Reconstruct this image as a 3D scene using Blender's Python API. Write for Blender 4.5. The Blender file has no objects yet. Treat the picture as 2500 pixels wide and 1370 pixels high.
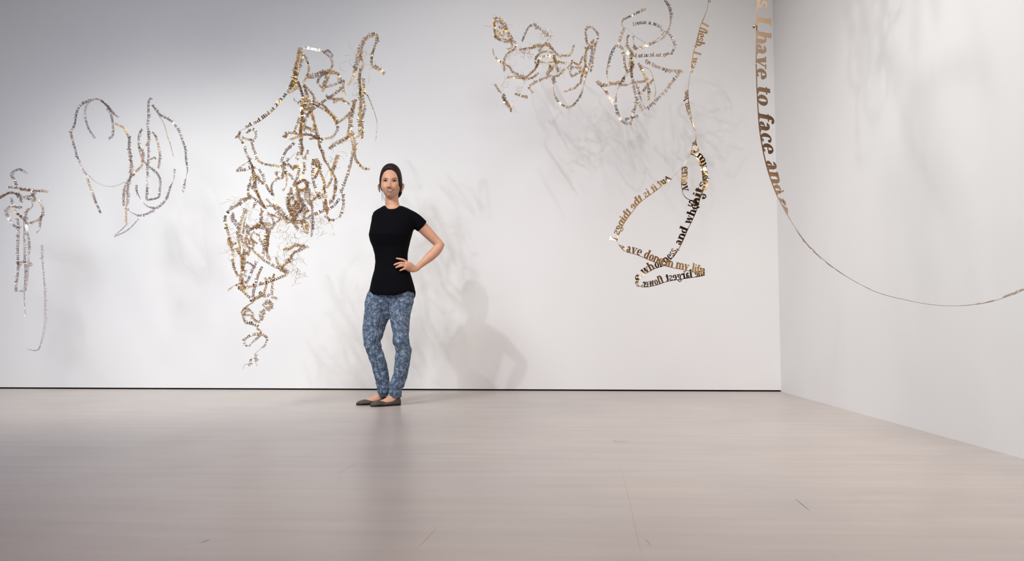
import bpy, bmesh, math, random
import numpy as np
from mathutils import Vector, Matrix, noise
from mathutils.bvhtree import BVHTree

SC = bpy.context.scene
COL = SC.collection
R = math.radians

# ------------------------------------------------------------------ camera, light, exposure
FPX, CX, CY = 1800.0, 1250.0, 685.0          # focal length and centre in pixels of the 2500x1370 frame
YAW, PITCH, HCAM = R(2.54), R(3.56), 0.545
cam_d = bpy.data.cameras.new('camera')
cam_d.sensor_width = 36.0
cam_d.lens = FPX / 2500.0 * 36.0
cam_d.clip_start = 0.05
cam = bpy.data.objects.new('camera', cam_d)
cam.location = (0, 0, HCAM)
cam.rotation_euler = (math.pi / 2 + PITCH, 0, YAW)
COL.objects.link(cam)
SC.camera = cam

SC.view_settings.view_transform = 'Standard'
SC.view_settings.look = 'None'
SC.view_settings.gamma = 1.0
SC.view_settings.use_curve_mapping = False
SC.view_settings.exposure = 0.0

world = bpy.data.worlds.new('world')
SC.world = world
world.use_nodes = True
world.node_tree.nodes['Background'].inputs['Color'].default_value = (0.8, 0.85, 1.0, 1)
world.node_tree.nodes['Background'].inputs['Strength'].default_value = 0.016


def spot(name, loc, target, watts, color, angle, blend=0.9, radius=0.05):
    d = bpy.data.lights.new(name, 'SPOT')
    d.energy = watts
    d.color = color
    d.spot_size = R(angle)
    d.spot_blend = blend
    d.shadow_soft_size = radius
    o = bpy.data.objects.new(name, d)
    o.location = loc
    o.rotation_euler = (Vector(target) - Vector(loc)).to_track_quat('-Z', 'Y').to_euler()
    COL.objects.link(o)
    return o

# track spots and ceiling washes above the frame, plus added fill and shadow spots
def area(name, loc, target, watts, color, sx, sy, spread):
    d = bpy.data.lights.new(name, 'AREA')
    d.energy = watts
    d.color = color
    d.shape = 'RECTANGLE'
    d.size, d.size_y = sx, sy
    d.spread = R(spread)
    o = bpy.data.objects.new(name, d)
    o.location = loc
    o.rotation_euler = (Vector(target) - Vector(loc)).to_track_quat('-Z', 'Y').to_euler()
    COL.objects.link(o)
    return o


spot('unseen_spot', (-2.70, 1.10, 4.25), (-0.4, 6.3, 0.9), 230, (1.000, 1.000, 1.000), 62)
spot('unseen_spot', (-2.00, 1.60, 5.00), (0.2, 6.3, 1.6), 140, (1.000, 1.000, 1.000), 50)
spot('unseen_spot', (-1.70, -3.0, 2.0), (-1.08, 5.1, 1.15), 240, (1.000, 1.000, 1.000), 20, 1.0, .3)  # unseen low fill added behind the camera to brighten the woman's face
area('ceiling_wash', (-6.2, 0.0, 4.9), (-5.0, 6.3, 0.4), 11, (0.954, 0.851, 0.643), 2.2, .8, 85)
area('ceiling_wash', (-3.6, 0.0, 4.9), (-3.0, 6.3, 0.4), 57, (0.746, 0.818, 0.960), 2.2, .8, 85)
area('ceiling_wash', (1.0, 0.0, 4.9), (0.9, 6.3, 0.4), 30, (0.988, 0.978, 0.890), 1.6, .8, 85)
area('ceiling_wash', (-2.4, 2.6, 4.9), (1.97, 3.4, 0.9), 21, (0.961, 0.983, 0.851), 1.6, .8, 85)
area('ceiling_wash', (-1.6, 4.8, 4.9), (1.97, 5.3, 0.6), 5, (0.981, 0.842, 0.949), 1.0, .6, 80)
area('ceiling_wash', (0.4, -2.0, 4.9), (0.6, 1.6, 0.0), 30, (0.929, 0.649, 0.570), 2.0, 1.0, 85)
area('ceiling_wash', (-3.0, -2.0, 4.9), (-2.5, 2.6, 0.0), 6, (0.083, 0.083, 0.833), 2.0, 1.0, 85)
spot('unseen_spot', (-4.60, 1.20, 4.90), (-3.4, 6.3, 0.65), 241, (0.979, 0.995, 0.961), 42, 1.0, .42)
spot('unseen_spot', (-5.80, 1.50, 4.90), (-4.5, 6.3, 0.80), 128, (0.803, 0.842, 0.968), 42, 1.0, .42)
spot('unseen_spot', (-3.60, 1.20, 4.90), (-2.0, 6.3, 0.60), 249, (0.888, 0.977, 0.854), 42, 1.0, .42)
spot('unseen_spot', (-3.60, 3.00, 5.00), (-3.0, 5.9, 0.0), 480, (0.989, 0.971, 0.904), 60, 1.0, .30)
spot('unseen_spot', (-1.20, 2.00, 4.90), (1.97, 4.35, 2.0), 160, (1.000, 1.000, 1.000), 48, 1.0, .05)  # added to cast the unseen ribbon loops' shadow high on the right wall
area('ceiling_wash', (-2.6, 0.8, 4.9), (1.97, 2.6, 0.3), 17, (0.761, 0.858, 0.965), 1.4, .7, 60)
spot('unseen_spot', (0.32, 3.58, 4.90), (1.97, 3.86, 0.5), 180, (1.000, 1.000, 1.000), 60, 1.0, .06)  # added above the unseen loops to shadow the right wall lower down


# ------------------------------------------------------------------ helpers
FW = np.array((-math.sin(YAW) * math.cos(PITCH), math.cos(YAW) * math.cos(PITCH), math.sin(PITCH)))
RT = np.array((math.cos(YAW), math.sin(YAW), 0.0))
UP = np.array((math.sin(YAW) * math.sin(PITCH), -math.cos(YAW) * math.sin(PITCH), math.cos(PITCH)))
CAM = np.array((0, 0, HCAM))


def ray(u, v):
    return FW + RT * ((u - CX) / FPX) + UP * ((CY - v) / FPX)


def at(u, v, y):
    """Point of the room at depth y that the photograph shows at (u, v)."""
    d = ray(u, v)
    return CAM + d * (y / d[1])


def onfloor(u, v):
    d = ray(u, v)
    return CAM + d * (-HCAM / d[2])


def link(o, parent=None):
    COL.objects.link(o)
    if parent is not None:
        o.parent = parent
    return o


def mesh_obj(name, verts, faces, mat, parent=None, smooth=False):
    me = bpy.data.meshes.new(name)
    me.from_pydata([tuple(map(float, p)) for p in verts], [], faces)
    me.update()
    if mat is not None:
        me.materials.append(mat)
    if smooth:
        me.polygons.foreach_set('use_smooth', [True] * len(me.polygons))
    else:
        me.shade_flat()
    return link(bpy.data.objects.new(name, me), parent)


def thing(name, loc, label, cat, group=None):
    o = bpy.data.objects.new(name, None)
    o.empty_display_size = 0.1
    o.location = tuple(map(float, loc))
    o['label'] = label
    o['category'] = cat
    if group:
        o['group'] = group
    return link(o)


def mat(name, color, rough=0.5, metal=0.0, spec=0.5):
    m = bpy.data.materials.new(name)
    m.use_nodes = True
    b = m.node_tree.nodes['Principled BSDF']
    b.inputs['Base Color'].default_value = (*color, 1)
    b.inputs['Roughness'].default_value = rough
    b.inputs['Metallic'].default_value = metal
    b.inputs['Specular IOR Level'].default_value = spec
    return m


def noise_mix(m, c1, c2, scale=(1, 1, 1), nscale=5.0, lo=0.35, hi=0.65, detail=4.0, bump=0.0, bscale=None):
    """Object-space noise between two colours, optional bump."""
    nt = m.node_tree
    b = nt.nodes['Principled BSDF']
    tc = nt.nodes.new('ShaderNodeTexCoord')
    mp = nt.nodes.new('ShaderNodeMapping')
    mp.inputs['Scale'].default_value = scale
    nz = nt.nodes.new('ShaderNodeTexNoise')
    nz.inputs['Scale'].default_value = nscale
    nz.inputs['Detail'].default_value = detail
    cr = nt.nodes.new('ShaderNodeValToRGB')
    cr.color_ramp.elements[0].position = lo
    cr.color_ramp.elements[0].color = (*c1, 1)
    cr.color_ramp.elements[1].position = hi
    cr.color_ramp.elements[1].color = (*c2, 1)
    nt.links.new(tc.outputs['Object'], mp.inputs['Vector'])
    nt.links.new(mp.outputs['Vector'], nz.inputs['Vector'])
    nt.links.new(nz.outputs['Fac'], cr.inputs['Fac'])
    nt.links.new(cr.outputs['Color'], b.inputs['Base Color'])
    if bump:
        n2 = nz
        if bscale:
            n2 = nt.nodes.new('ShaderNodeTexNoise')
            n2.inputs['Scale'].default_value = bscale
            n2.inputs['Detail'].default_value = 3
            nt.links.new(mp.outputs['Vector'], n2.inputs['Vector'])
        bp = nt.nodes.new('ShaderNodeBump')
        bp.inputs['Strength'].default_value = bump
        bp.inputs['Distance'].default_value = 0.003
        nt.links.new(n2.outputs['Fac'], bp.inputs['Height'])
        nt.links.new(bp.outputs['Normal'], b.inputs['Normal'])
    return cr


def box(x0, x1, y0, y1, z0, z1):
    v = [(x, y, z) for x in (x0, x1) for y in (y0, y1) for z in (z0, z1)]
    f = [(0, 1, 3, 2), (4, 6, 7, 5), (0, 4, 5, 1), (2, 3, 7, 6), (0, 2, 6, 4), (1, 5, 7, 3)]
    return v, f


def struct(name, verts, faces, m, parent=None):
    o = mesh_obj(name, verts, faces, m, parent)
    if parent is None:
        o['kind'] = 'structure'
    return o


def catmull(P, sub=10, closed=False):
    P = np.asarray(P, float)
    if len(P) == 2:
        t = np.linspace(0, 1, sub + 1)[:, None]
        return P[0] * (1 - t) + P[1] * t
    Q = np.vstack([2 * P[0] - P[1], P, 2 * P[-1] - P[-2]])
    out = []
    for i in range(1, len(Q) - 2):
        p0, p1, p2, p3 = Q[i - 1:i + 3]
        for k in range(sub):
            t = k / sub
            out.append(0.5 * (2 * p1 + (p2 - p0) * t + (2 * p0 - 5 * p1 + 4 * p2 - p3) * t * t + (3 * p1 - p0 - 3 * p2 + p3) * t ** 3))
    out.append(Q[-2])
    return np.array(out)


class MB:
    """Collects rings and tubes into one mesh."""
    def __init__(self):
        self.v, self.f = [], []

    def add(self, verts, faces):
        n = len(self.v)
        self.v += [tuple(map(float, p)) for p in verts]
        self.f += [tuple(i + n for i in q) for q in faces]

    def rings(self, rings, caps=True):
        n0 = len(self.v)
        k = len(rings[0])
        for r in rings:
            self.v += [tuple(map(float, p)) for p in r]
        for i in range(len(rings) - 1):
            a, b = n0 + i * k, n0 + (i + 1) * k
            for j in range(k):
                self.f.append((a + j, a + (j + 1) % k, b + (j + 1) % k, b + j))
        if caps:
            for base, ring, rev in ((n0, rings[0], True), (n0 + (len(rings) - 1) * k, rings[-1], False)):
                c = len(self.v)
                self.v.append(tuple(np.mean(ring, axis=0)))
                for j in range(k):
                    t = (base + j, base + (j + 1) % k, c)
                    self.f.append(t[::-1] if rev else t)

    def tube(self, pts, radii, k=12, sub=5, caps=True):
        """Round tube through pts; radii per point (a number or (across, along-view))."""
        pts = np.asarray(pts, float)
        rr = np.array([(r, r) if np.isscalar(r) else r for r in radii], float)
        P = catmull(np.hstack([pts, rr]), sub) if len(pts) > 2 else np.hstack([pts, rr])
        C, Q = P[:, :3], P[:, 3:]
        T = np.gradient(C, axis=0)
        T /= np.linalg.norm(T, axis=1)[:, None] + 1e-9
        ref = np.array((0, 1.0, 0))
        rings = []
        a = np.linspace(0, 2 * math.pi, k, endpoint=False)
        for c, t, q in zip(C, T, Q):
            x = np.cross(t, ref)
            if np.linalg.norm(x) < 0.15:
                x = np.cross(t, (1.0, 0, 0))
            x /= np.linalg.norm(x)
            y = np.cross(t, x)
            rings.append([c + x * math.cos(w) * q[0] + y * math.sin(w) * q[1] for w in a])
        self.rings(rings, caps)

    def build(self, name, m, parent=None, smooth=True, off=(0, 0, 0)):
        o = np.asarray(off)
        return mesh_obj(name, [np.asarray(p) - o for p in self.v], self.f, m, parent, smooth)


def remeshed(mb, name, m, parent, off, voxel, smooth_it=3, fn=None):
    """One continuous surface out of the volumes in mb."""
    tmp = mb.build('tmp', m, None, True, off)
    bm = bmesh.new(); bm.from_mesh(tmp.data)
    bmesh.ops.recalc_face_normals(bm, faces=bm.faces)
    bm.to_mesh(tmp.data); bm.free()
    r = tmp.modifiers.new('r', 'REMESH')
    r.mode = 'VOXEL'; r.voxel_size = voxel; r.use_smooth_shade = True
    if smooth_it:
        s = tmp.modifiers.new('s', 'SMOOTH'); s.factor = 0.5; s.iterations = smooth_it
    dg = bpy.context.evaluated_depsgraph_get()
    me = bpy.data.meshes.new_from_object(tmp.evaluated_get(dg))
    old = tmp.data
    bpy.data.objects.remove(tmp); bpy.data.meshes.remove(old)
    me.name = name
    me.materials.clear(); me.materials.append(m)
    if fn:
        n = len(me.vertices)
        co = np.empty(n * 3); no = np.empty(n * 3)
        me.vertices.foreach_get('co', co); me.vertices.foreach_get('normal', no)
        co = co.reshape(-1, 3); no = no.reshape(-1, 3)
        d = np.array([fn(Vector(p)) for p in co])
        me.vertices.foreach_set('co', (co + no * d[:, None]).ravel())
        me.update()
    me.polygons.foreach_set('use_smooth', [True] * len(me.polygons))
    return link(bpy.data.objects.new(name, me), parent)

# ------------------------------------------------------------------ the room
WY, WX = 6.30, 1.972                 # back wall plane and right wall plane
CEIL = 5.2
wall_m = mat('white_wall_paint', (0.80, 0.79, 0.79), 0.75, spec=0.25)
noise_mix(wall_m, (0.79, 0.78, 0.785), (0.81, 0.80, 0.80), (1, 1, 1), 1.3, 0.3, 0.7, 3)
dark_m = mat('unlit_dark_grey', (0.035, 0.035, 0.038), 0.9, spec=0.2)  # unlit room's darkness put into the colour, for the foil to mirror
gap_m = mat('black_gap', (0.004, 0.004, 0.005), 0.9, spec=0.1)

floor_m = mat('pale_floor', (0.5, 0.46, 0.44), 0.34, spec=0.5)


def floor_nodes():
    nt = floor_m.node_tree
    b = nt.nodes['Principled BSDF']
    cr = noise_mix(floor_m, FLOOR_A, FLOOR_B, (0.55, 7.0, 1.0), 2.2, 0.30, 0.72, 5)
    # broad patches of wear on top of the long grain
    tc = nt.nodes.new('ShaderNodeTexCoord')
    nz = nt.nodes.new('ShaderNodeTexNoise'); nz.inputs['Scale'].default_value = 1.1; nz.inputs['Detail'].default_value = 3
    r2 = nt.nodes.new('ShaderNodeValToRGB')
    r2.color_ramp.elements[0].position = 0.35; r2.color_ramp.elements[0].color = (0.94, 0.94, 0.95, 1)
    r2.color_ramp.elements[1].position = 0.65; r2.color_ramp.elements[1].color = (1.03, 1.02, 1.0, 1)
    mx = nt.nodes.new('ShaderNodeMix'); mx.data_type = 'RGBA'; mx.blend_type = 'MULTIPLY'; mx.inputs['Factor'].default_value = 1.0
    nt.links.new(tc.outputs['Object'], nz.inputs['Vector'])
    nt.links.new(nz.outputs['Fac'], r2.inputs['Fac'])
    nt.links.new(cr.outputs['Color'], mx.inputs[6]); nt.links.new(r2.outputs['Color'], mx.inputs[7])
    nt.links.new(mx.outputs[2], b.inputs['Base Color'])
    # the finish is a little uneven
    n3 = nt.nodes.new('ShaderNodeTexNoise'); n3.inputs['Scale'].default_value = 3.0
    mr = nt.nodes.new('ShaderNodeMapRange')
    mr.inputs['To Min'].default_value = FLOOR_ROUGH - 0.05; mr.inputs['To Max'].default_value = FLOOR_ROUGH + 0.05
    nt.links.new(tc.outputs['Object'], n3.inputs['Vector'])
    nt.links.new(n3.outputs['Fac'], mr.inputs['Value'])
    nt.links.new(mr.outputs['Result'], b.inputs['Roughness'])


FLOOR_A, FLOOR_B, FLOOR_ROUGH = (0.445, 0.390, 0.360), (0.510, 0.450, 0.415), 0.33
floor_nodes()

floor = struct('floor', *box(-9.2, WX + 0.2, -6.2, WY + 0.2, -0.12, 0.0), floor_m)
struct('ceiling', *box(-9.2, WX + 0.2, -6.2, WY + 0.2, CEIL, CEIL + 0.12), dark_m)
struct('wall_back', *box(-9.2, WX, WY, WY + 0.2, 0.0125, CEIL), wall_m)
struct('wall_right', *box(WX, WX + 0.2, -6.2, WY + 0.2, 0.0, CEIL), wall_m)
struct('wall_left', *box(-9.4, -9.2, -6.2, WY + 0.2, 0.0, CEIL), wall_m)
struct('wall_front', *box(-9.2, WX, -6.4, -6.2, 0.0, CEIL), dark_m)
# shadow gap under the back wall; its shade is a black-coloured strip
struct('gap_shade_back', *box(-9.2, WX - 0.004, WY + 0.03, WY + 0.05, 0.0, 0.0125), gap_m)
scuff_m = mat('dark_scuff', (0.07, 0.055, 0.05), 0.6)
seam_m = mat('floor_seam', (0.36, 0.315, 0.29), 0.36)


def floor_mark(name, pts, wpx, m):
    P = [onfloor(*p) for p in pts]
    mb = MB()
    vs, fs = [], []
    for i, p in enumerate(P):
        a, b = P[max(i - 1, 0)], P[min(i + 1, len(P) - 1)]
        t = (b - a) / np.linalg.norm(b - a)
        n = np.array((-t[1], t[0], 0))
        w = .55 * wpx * p[1] / FPX * (0.35 if i in (0, len(P) - 1) else 1.0)
        vs += [p + n * w + (0, 0, 0.0004), p - n * w + (0, 0, 0.0004)]
    for i in range(len(P) - 1):
        fs.append((2 * i, 2 * i + 1, 2 * i + 3, 2 * i + 2))
    return mesh_obj(name, vs, fs, m, floor)


floor_mark('scuff_mark', [(1498, 1076), (1500, 1078), (1515, 1078.5), (1536, 1080)], 1.4, scuff_m)
floor_mark('scuff_mark', [(1942, 1219), (1958, 1232), (1978, 1248)], 1.3, scuff_m)
floor_mark('scuff_mark', [(1572, 1315), (1581, 1321), (1588, 1332)], 2.2, seam_m)
floor_mark('scuff_mark', [(485, 1325), (496, 1324), (512, 1317)], 1.8, scuff_m)
floor_mark('scuff_mark', [(753, 1092.5), (757, 1093.5)], 2.5, scuff_m)
floor_mark('scuff_mark', [(1075, 1269), (1079, 1270)], 2.0, scuff_m)
floor_mark('scuff_mark', [(2036, 1355), (2044, 1357)], 1.5, scuff_m)
floor_mark('scuff_mark', [(818, 1160), (845, 1146), (876, 1127)], 0.9, seam_m)
floor_mark('scuff_mark', [(1022, 1336), (1045, 1312), (1066, 1288)], 0.9, seam_m)
floor_mark('seam', [(1508, 1115), (1530, 1195), (1548, 1275), (1569, 1368)], 0.8, seam_m)
# ------------------------------------------------------------------ the woman
PY = 5.10
MPP = PY / FPX * 1.0                 # metres per pixel at her depth
PB = onfloor(945, 990); PB[2] = 0.0
person = thing('person', PB, 'dark-haired woman in black t-shirt and acid-washed jeans standing hand on hip', 'person')

skin_m = mat('skin', (0.66, 0.38, 0.27), 0.5, spec=0.4)
noise_mix(skin_m, (0.58, 0.300, 0.190), (0.65, 0.350, 0.230), (1, 1, 1), 18, 0.35, 0.65, 3)
b_ = skin_m.node_tree.nodes['Principled BSDF']
b_.inputs['Subsurface Weight'].default_value = 0.08
b_.inputs['Subsurface Radius'].default_value = (0.012, 0.005, 0.003)
hair_m = mat('dark_brown_hair', (0.016, 0.008, 0.008), 0.55, spec=0.22)
noise_mix(hair_m, (0.010, 0.005, 0.006), (0.030, 0.014, 0.013), (60, 60, 8), 3, 0.35, 0.7, 3, bump=0.5)
shirt_m = mat('black_jersey', (0.0028, 0.0026, 0.0042), 0.9, spec=0.08)
shoe_m = mat('brown_shoe_leather', (0.045, 0.030, 0.026), 0.6, spec=0.3)
noise_mix(shoe_m, (0.060, 0.042, 0.037), (0.105, 0.075, 0.062), (1, 1, 1), 40, 0.35, 0.65, 3)
sole_m = mat('dark_sole', (0.010, 0.008, 0.010), 0.7)
white_m = mat('eye_white', (0.36, 0.31, 0.30), 0.3)
iris_m = mat('dark_iris', (0.018, 0.011, 0.010), 0.2)
lash_m = mat('dark_lash', (0.012, 0.006, 0.008), 0.6)
brow_m = mat('eyebrow_hair', (0.095, 0.038, 0.028), 0.7)
lip_m = mat('lips', (0.46, 0.19, 0.15), 0.45)
teeth_m = mat('teeth', (0.56, 0.50, 0.47), 0.4)
mouth_m = mat('mouth_shadow', (0.10, 0.02, 0.02), 0.6)
silver_m = mat('silver_ring', (0.9, 0.9, 0.88), 0.15, 1.0)

denim_m = mat('acid_wash_denim', (0.1, 0.15, 0.22), 0.85, spec=0.15)


def denim_nodes():
    nt = denim_m.node_tree
    b = nt.nodes['Principled BSDF']
    tc = nt.nodes.new('ShaderNodeTexCoord')
    a = nt.nodes.new('ShaderNodeTexNoise'); a.inputs['Scale'].default_value = 34; a.inputs['Detail'].default_value = 8; a.inputs['Roughness'].default_value = 0.68
    c = nt.nodes.new('ShaderNodeTexNoise'); c.inputs['Scale'].default_value = 95; c.inputs['Detail'].default_value = 4; c.inputs['Roughness'].default_value = 0.7
    mx = nt.nodes.new('ShaderNodeMix'); mx.data_type = 'FLOAT'; mx.inputs['Factor'].default_value = 0.47
    cr = nt.nodes.new('ShaderNodeValToRGB')
    e = cr.color_ramp.elements
    e[0].position = 0.36; e[0].color = (0.022, 0.037, 0.085, 1)
    e[1].position = 0.62; e[1].color = (0.37, 0.45, 0.51, 1)
    m = e.new(0.50); m.color = (0.100, 0.140, 0.212, 1)
    nt.links.new(tc.outputs['Object'], a.inputs['Vector']); nt.links.new(tc.outputs['Object'], c.inputs['Vector'])
    nt.links.new(a.outputs['Fac'], mx.inputs[2]); nt.links.new(c.outputs['Fac'], mx.inputs[3])
    nt.links.new(mx.outputs[0], cr.inputs['Fac']); nt.links.new(cr.outputs['Color'], b.inputs['Base Color'])
    w = nt.nodes.new('ShaderNodeTexNoise'); w.inputs['Scale'].default_value = 45; w.inputs['Detail'].default_value = 3
    bp = nt.nodes.new('ShaderNodeBump'); bp.inputs['Strength'].default_value = 0.7; bp.inputs['Distance'].default_value = 0.006
    nt.links.new(tc.outputs['Object'], w.inputs['Vector'])
    nt.links.new(w.outputs['Fac'], bp.inputs['Height']); nt.links.new(bp.outputs['Normal'], b.inputs['Normal'])


denim_nodes()
AN = np.linspace(0, 2 * math.pi, 36, endpoint=False)


def ring_at(v, xl, xr, ry, dy=0.0, shrink=0.0, ex=2.0):
    c = at((xl + xr) / 2, v, PY + dy)
    rx = (xr - xl) / 2 * MPP - shrink
    ry = ry - shrink
    s = lambda q: math.copysign(abs(q) ** (2 / ex), q)
    return [c + (rx * s(math.cos(t)), ry * s(math.sin(t)), 0) for t in AN]


def P(u, v, dy=0.0):
    return at(u, v, PY + dy)


# torso outline, shared by the body and (a little wider) by the shirt
TORSO = [(503, 937.5, 982, .054, .016), (508, 929, 994, .066, .014), (513, 919.5, 1004, .078, .010), (519, 911.5, 1012, .087, .006), (529, 907.5, 1015, .095, .004),
         (543, 906, 1014, .106, .0), (558, 903, 1011, .116, -.006), (574, 900.5, 1006, .124, -.012), (589, 904, 1001, .116, -.008),
         (605, 911, 997, .104, 0), (622, 916, 994.5, .097, 0), (640, 917, 994.5, .097, 0), (660, 914, 999, .104, 0),
         (680, 908.5, 1006, .118, 0), (700, 904, 1012, .130, 0), (713, 901, 1015, .137, 0)]
LEG_A = [(722, 897, 960, .088, .0), (736, 891, 957, .092, .0), (750, 890.3, 953, .092, .004), (764, 889.5, 951, .090, .01), (780, 887, 949, .085, .016), (798, 884.5, 941, .078, .015),
         (815, 885.5, 937, .072, .01), (837, 888.5, 929, .068, .005), (850, 892, 931, .066, .005), (858, 894, 935, .066, .01), (867, 898, 938, .063, .015),
         (892, 907, 945, .062, .03), (910, 911.5, 948.5, .060, .04), (923, 915, 950, .056, .045), (935, 917, 951, .052, .05), (942, 919.5, 952, .049, .05),
         (947, 918.5, 953, .052, .05), (952, 922, 950, .045, .05), (956, 920.5, 951, .049, .05), (961, 924, 948, .043, .05), (969, 925, 946, .042, .05)]
LEG_B = [(722, 940, 1008, .088, -.004), (736, 945, 1011, .090, -.008), (750, 947, 1006.5, .090, -.012), (764, 950, 1003, .088, -.015), (780, 952.5, 1000.5, .083, -.02), (796, 955, 999.5, .077, -.025),
         (815, 959.5, 998, .071, -.03), (828, 958.5, 998.5, .070, -.034), (838, 958, 999.5, .070, -.036), (845, 963, 1002, .068, -.03), (852, 965.5, 1004, .066, -.025),
         (862, 965.5, 1004, .064, -.02), (885, 963.5, 1001, .063, -.01), (911, 961, 996, .060, 0), (924, 956, 993, .056, 0), (933, 951.5, 989.5, .053, 0),
         (941, 949.5, 986, .050, 0), (946, 947.5, 984, .052, 0), (952, 950.5, 980.5, .046, 0), (957, 948, 981.5, .050, 0), (962, 950.5, 979, .045, 0), (966, 950, 980, .046, 0), (970.5, 953, 979.5, .043, 0)]
PELVIS = [(694, 912, 1004, .105, 0), (708, 901, 1009, .113, 0), (716, 896, 1011.5, .114, 0), (728, 892.5, 1012.5, .109, 0), (742, 892, 1008, .092, 0), (757, 897, 999, .070, 0), (769, 910, 988, .05, 0), (778, 930, 972, .03, 0)]

# ---- head as a displaced ball, in its own frame: x to picture right, y towards the camera, z up
HC = P(954.3, 447, 0.0)
HROT = Matrix.Rotation(R(-5), 3, 'Z') @ Matrix.Rotation(R(1.5), 3, 'X')


def gauss(x, m, s):
    return math.exp(-((x - m) / s) ** 2)


def head_pt(ux, uy, uz, extra=0.0):
    """Unit direction -> point on the head (uy > 0 is the face)."""
    if uz < 0:
        zz = uz * 0.119
        w = 1 - 0.27 * (-uz) ** 2.0
    else:
        zz = uz * 0.119
        w = 1.0
    x = 0.0715 * ux * w * (1 + 0.02 * max(uz, 0))
    if uy > 0:
        y = 0.086 * (uy ** 0.82)
        if uz < 0:
            y *= 1 + 0.46 * (-uz) ** 1.5
    else:
        y = 0.104 * uy * (1 - 0.30 * max(-uz, 0))
    p = Vector((x, y, zz))
    if uy > 0.1:
        a = abs(x)
        z = zz + 0.019
        f = min(1, (uy - 0.1) / 0.3)
        nz = 0.0
        if -0.050 < z < 0.04:
            t = min(1, max(0, (0.030 - z) / 0.058))
            amp = 0.003 + 0.026 * t ** 1.3
            if z < -0.027:
                amp *= max(0, 1 - ((-0.027 - z) / 0.014) ** 2)
            nz = amp * math.exp(-(a / (0.0085 + 0.004 * t)) ** 2)
        dy = nz
        dy += 0.009 * gauss(a, 0.0135, 0.007) * gauss(z, -0.030, 0.008)
        dy -= 0.011 * gauss(a, 0.031, 0.016) * gauss(z, 0.013, 0.011)
        dy += 0.004 * gauss(a, 0.030, 0.020) * gauss(z, 0.033, 0.008)
        dy += 0.008 * gauss(a, 0.041, 0.016) * gauss(z, -0.026, 0.017)
        dy -= 0.0018 * gauss(a, 0.027 + .3 * max(0, -z - .03), 0.004) * gauss(z, -0.042, 0.012)
        dy += 0.005 * gauss(a, 0.0, 0.024) * gauss(z, -0.050, 0.016)
        dy -= 0.0015 * gauss(a, 0.0, 0.020) * gauss(z, -0.068, 0.007)
        dy += 0.007 * gauss(a, 0.0, 0.016) * gauss(z, -0.086, 0.012)
        dy -= 0.003 * gauss(a, 0.030, 0.006) * gauss(z, -0.045, 0.016)
        p.y += dy * f
    if extra:
        p += Vector((ux, uy, uz)).normalized() * extra
    return p


def to_world(p):
    q = HROT @ Vector(p)
    return HC + np.array((q.x, -q.y, q.z))


def head_mesh(mb, extra=None, nu=110, nv=80):
    verts, faces = [], []
    for i in range(nv + 1):
        th = math.pi * i / nv
        for j in range(nu):
            ph = 2 * math.pi * j / nu
            d = (math.sin(th) * math.cos(ph), math.sin(th) * math.sin(ph), math.cos(th))
            e = extra(*d) if extra else 0.0
            verts.append(to_world(head_pt(*d, extra=e)))
    for i in range(nv):
        for j in range(nu):
            a, b = i * nu + j, i * nu + (j + 1) % nu
            faces.append((a, b, b + nu, a + nu))
    mb.add(verts, faces)


# ---- hand, fingers, arms
HAND = [((1029, 643, .0), (.0225, .0205)), ((1021, 652, -.02), (.0215, .0170)), ((1013, 656, -.042), (.0245, .0155)), ((1004, 654.5, -.062), (.030, .0150)), ((996, 650.5, -.080), (.031, .0145)), ((989, 648.5, -.092), (.028, .0125))]
FINGERS = [[(995, 641, -.074), (985.5, 635, -.096), (976.5, 632.6, -.107), (967.5, 631, -.110)],
           [(990, 646, -.088), (981, 642.2, -.107), (970.5, 643.6, -.118), (962, 647, -.119)],
           [(989, 650.5, -.090), (982.2, 648.8, -.108), (973.5, 650.6, -.118), (966, 653.6, -.119)],
           [(992, 655.0, -.084), (987.5, 656.2, -.098), (982, 658.2, -.107), (976.2, 661, -.111)]]
FR = [(.0095, .0088, .0080, .0064), (.0098, .0090, .0082, .0066), (.0095, .0088, .0080, .0063), (.0085, .0078, .0070, .0056)]

body = MB()
head_mesh(body)
# ears
for (u, v, du) in ((926.8, 459, -1), (981.3, 457.5, 1)):
    c = P(u, v, .012)
    body.tube([c + (0.004 * -du, 0.0, -.032), c + (0.002 * du, 0.0, -.018), c + (0.006 * du, 0.004, .0), c + (0.008 * du, 0.008, .020), c + (-0.001 * du, 0.008, .030)],
              [(.003, .005), (.006, .010), (.008, .016), (.0075, .016), (.003, .008)], k=12)
# neck and trunk
body.rings([ring_at(v, a, b, r, d) for (v, a, b, r, d) in ((466, 938, 973, .048, .03), (478, 940, 972.5, .048, .026), (490, 940.5, 973, .049, .020), (497, 940, 974.5, .050, .017), (503, 940.5, 977, .048, .015), (509, 937, 983, .050, .013), (516, 928, 992, .056, .01))])
body.rings([ring_at(v, a, b, r, d, .015 if v < 520 else .009) for (v, a, b, r, d) in TORSO[1:-2]] + [ring_at(700, 917, 1000, .088), ring_at(725, 912, 995, .080), ring_at(745, 920, 985, .050)])
for leg in (LEG_A, LEG_B):
    body.rings([ring_at(v, a, b, r, d, .010) for (v, a, b, r, d) in leg])
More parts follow.
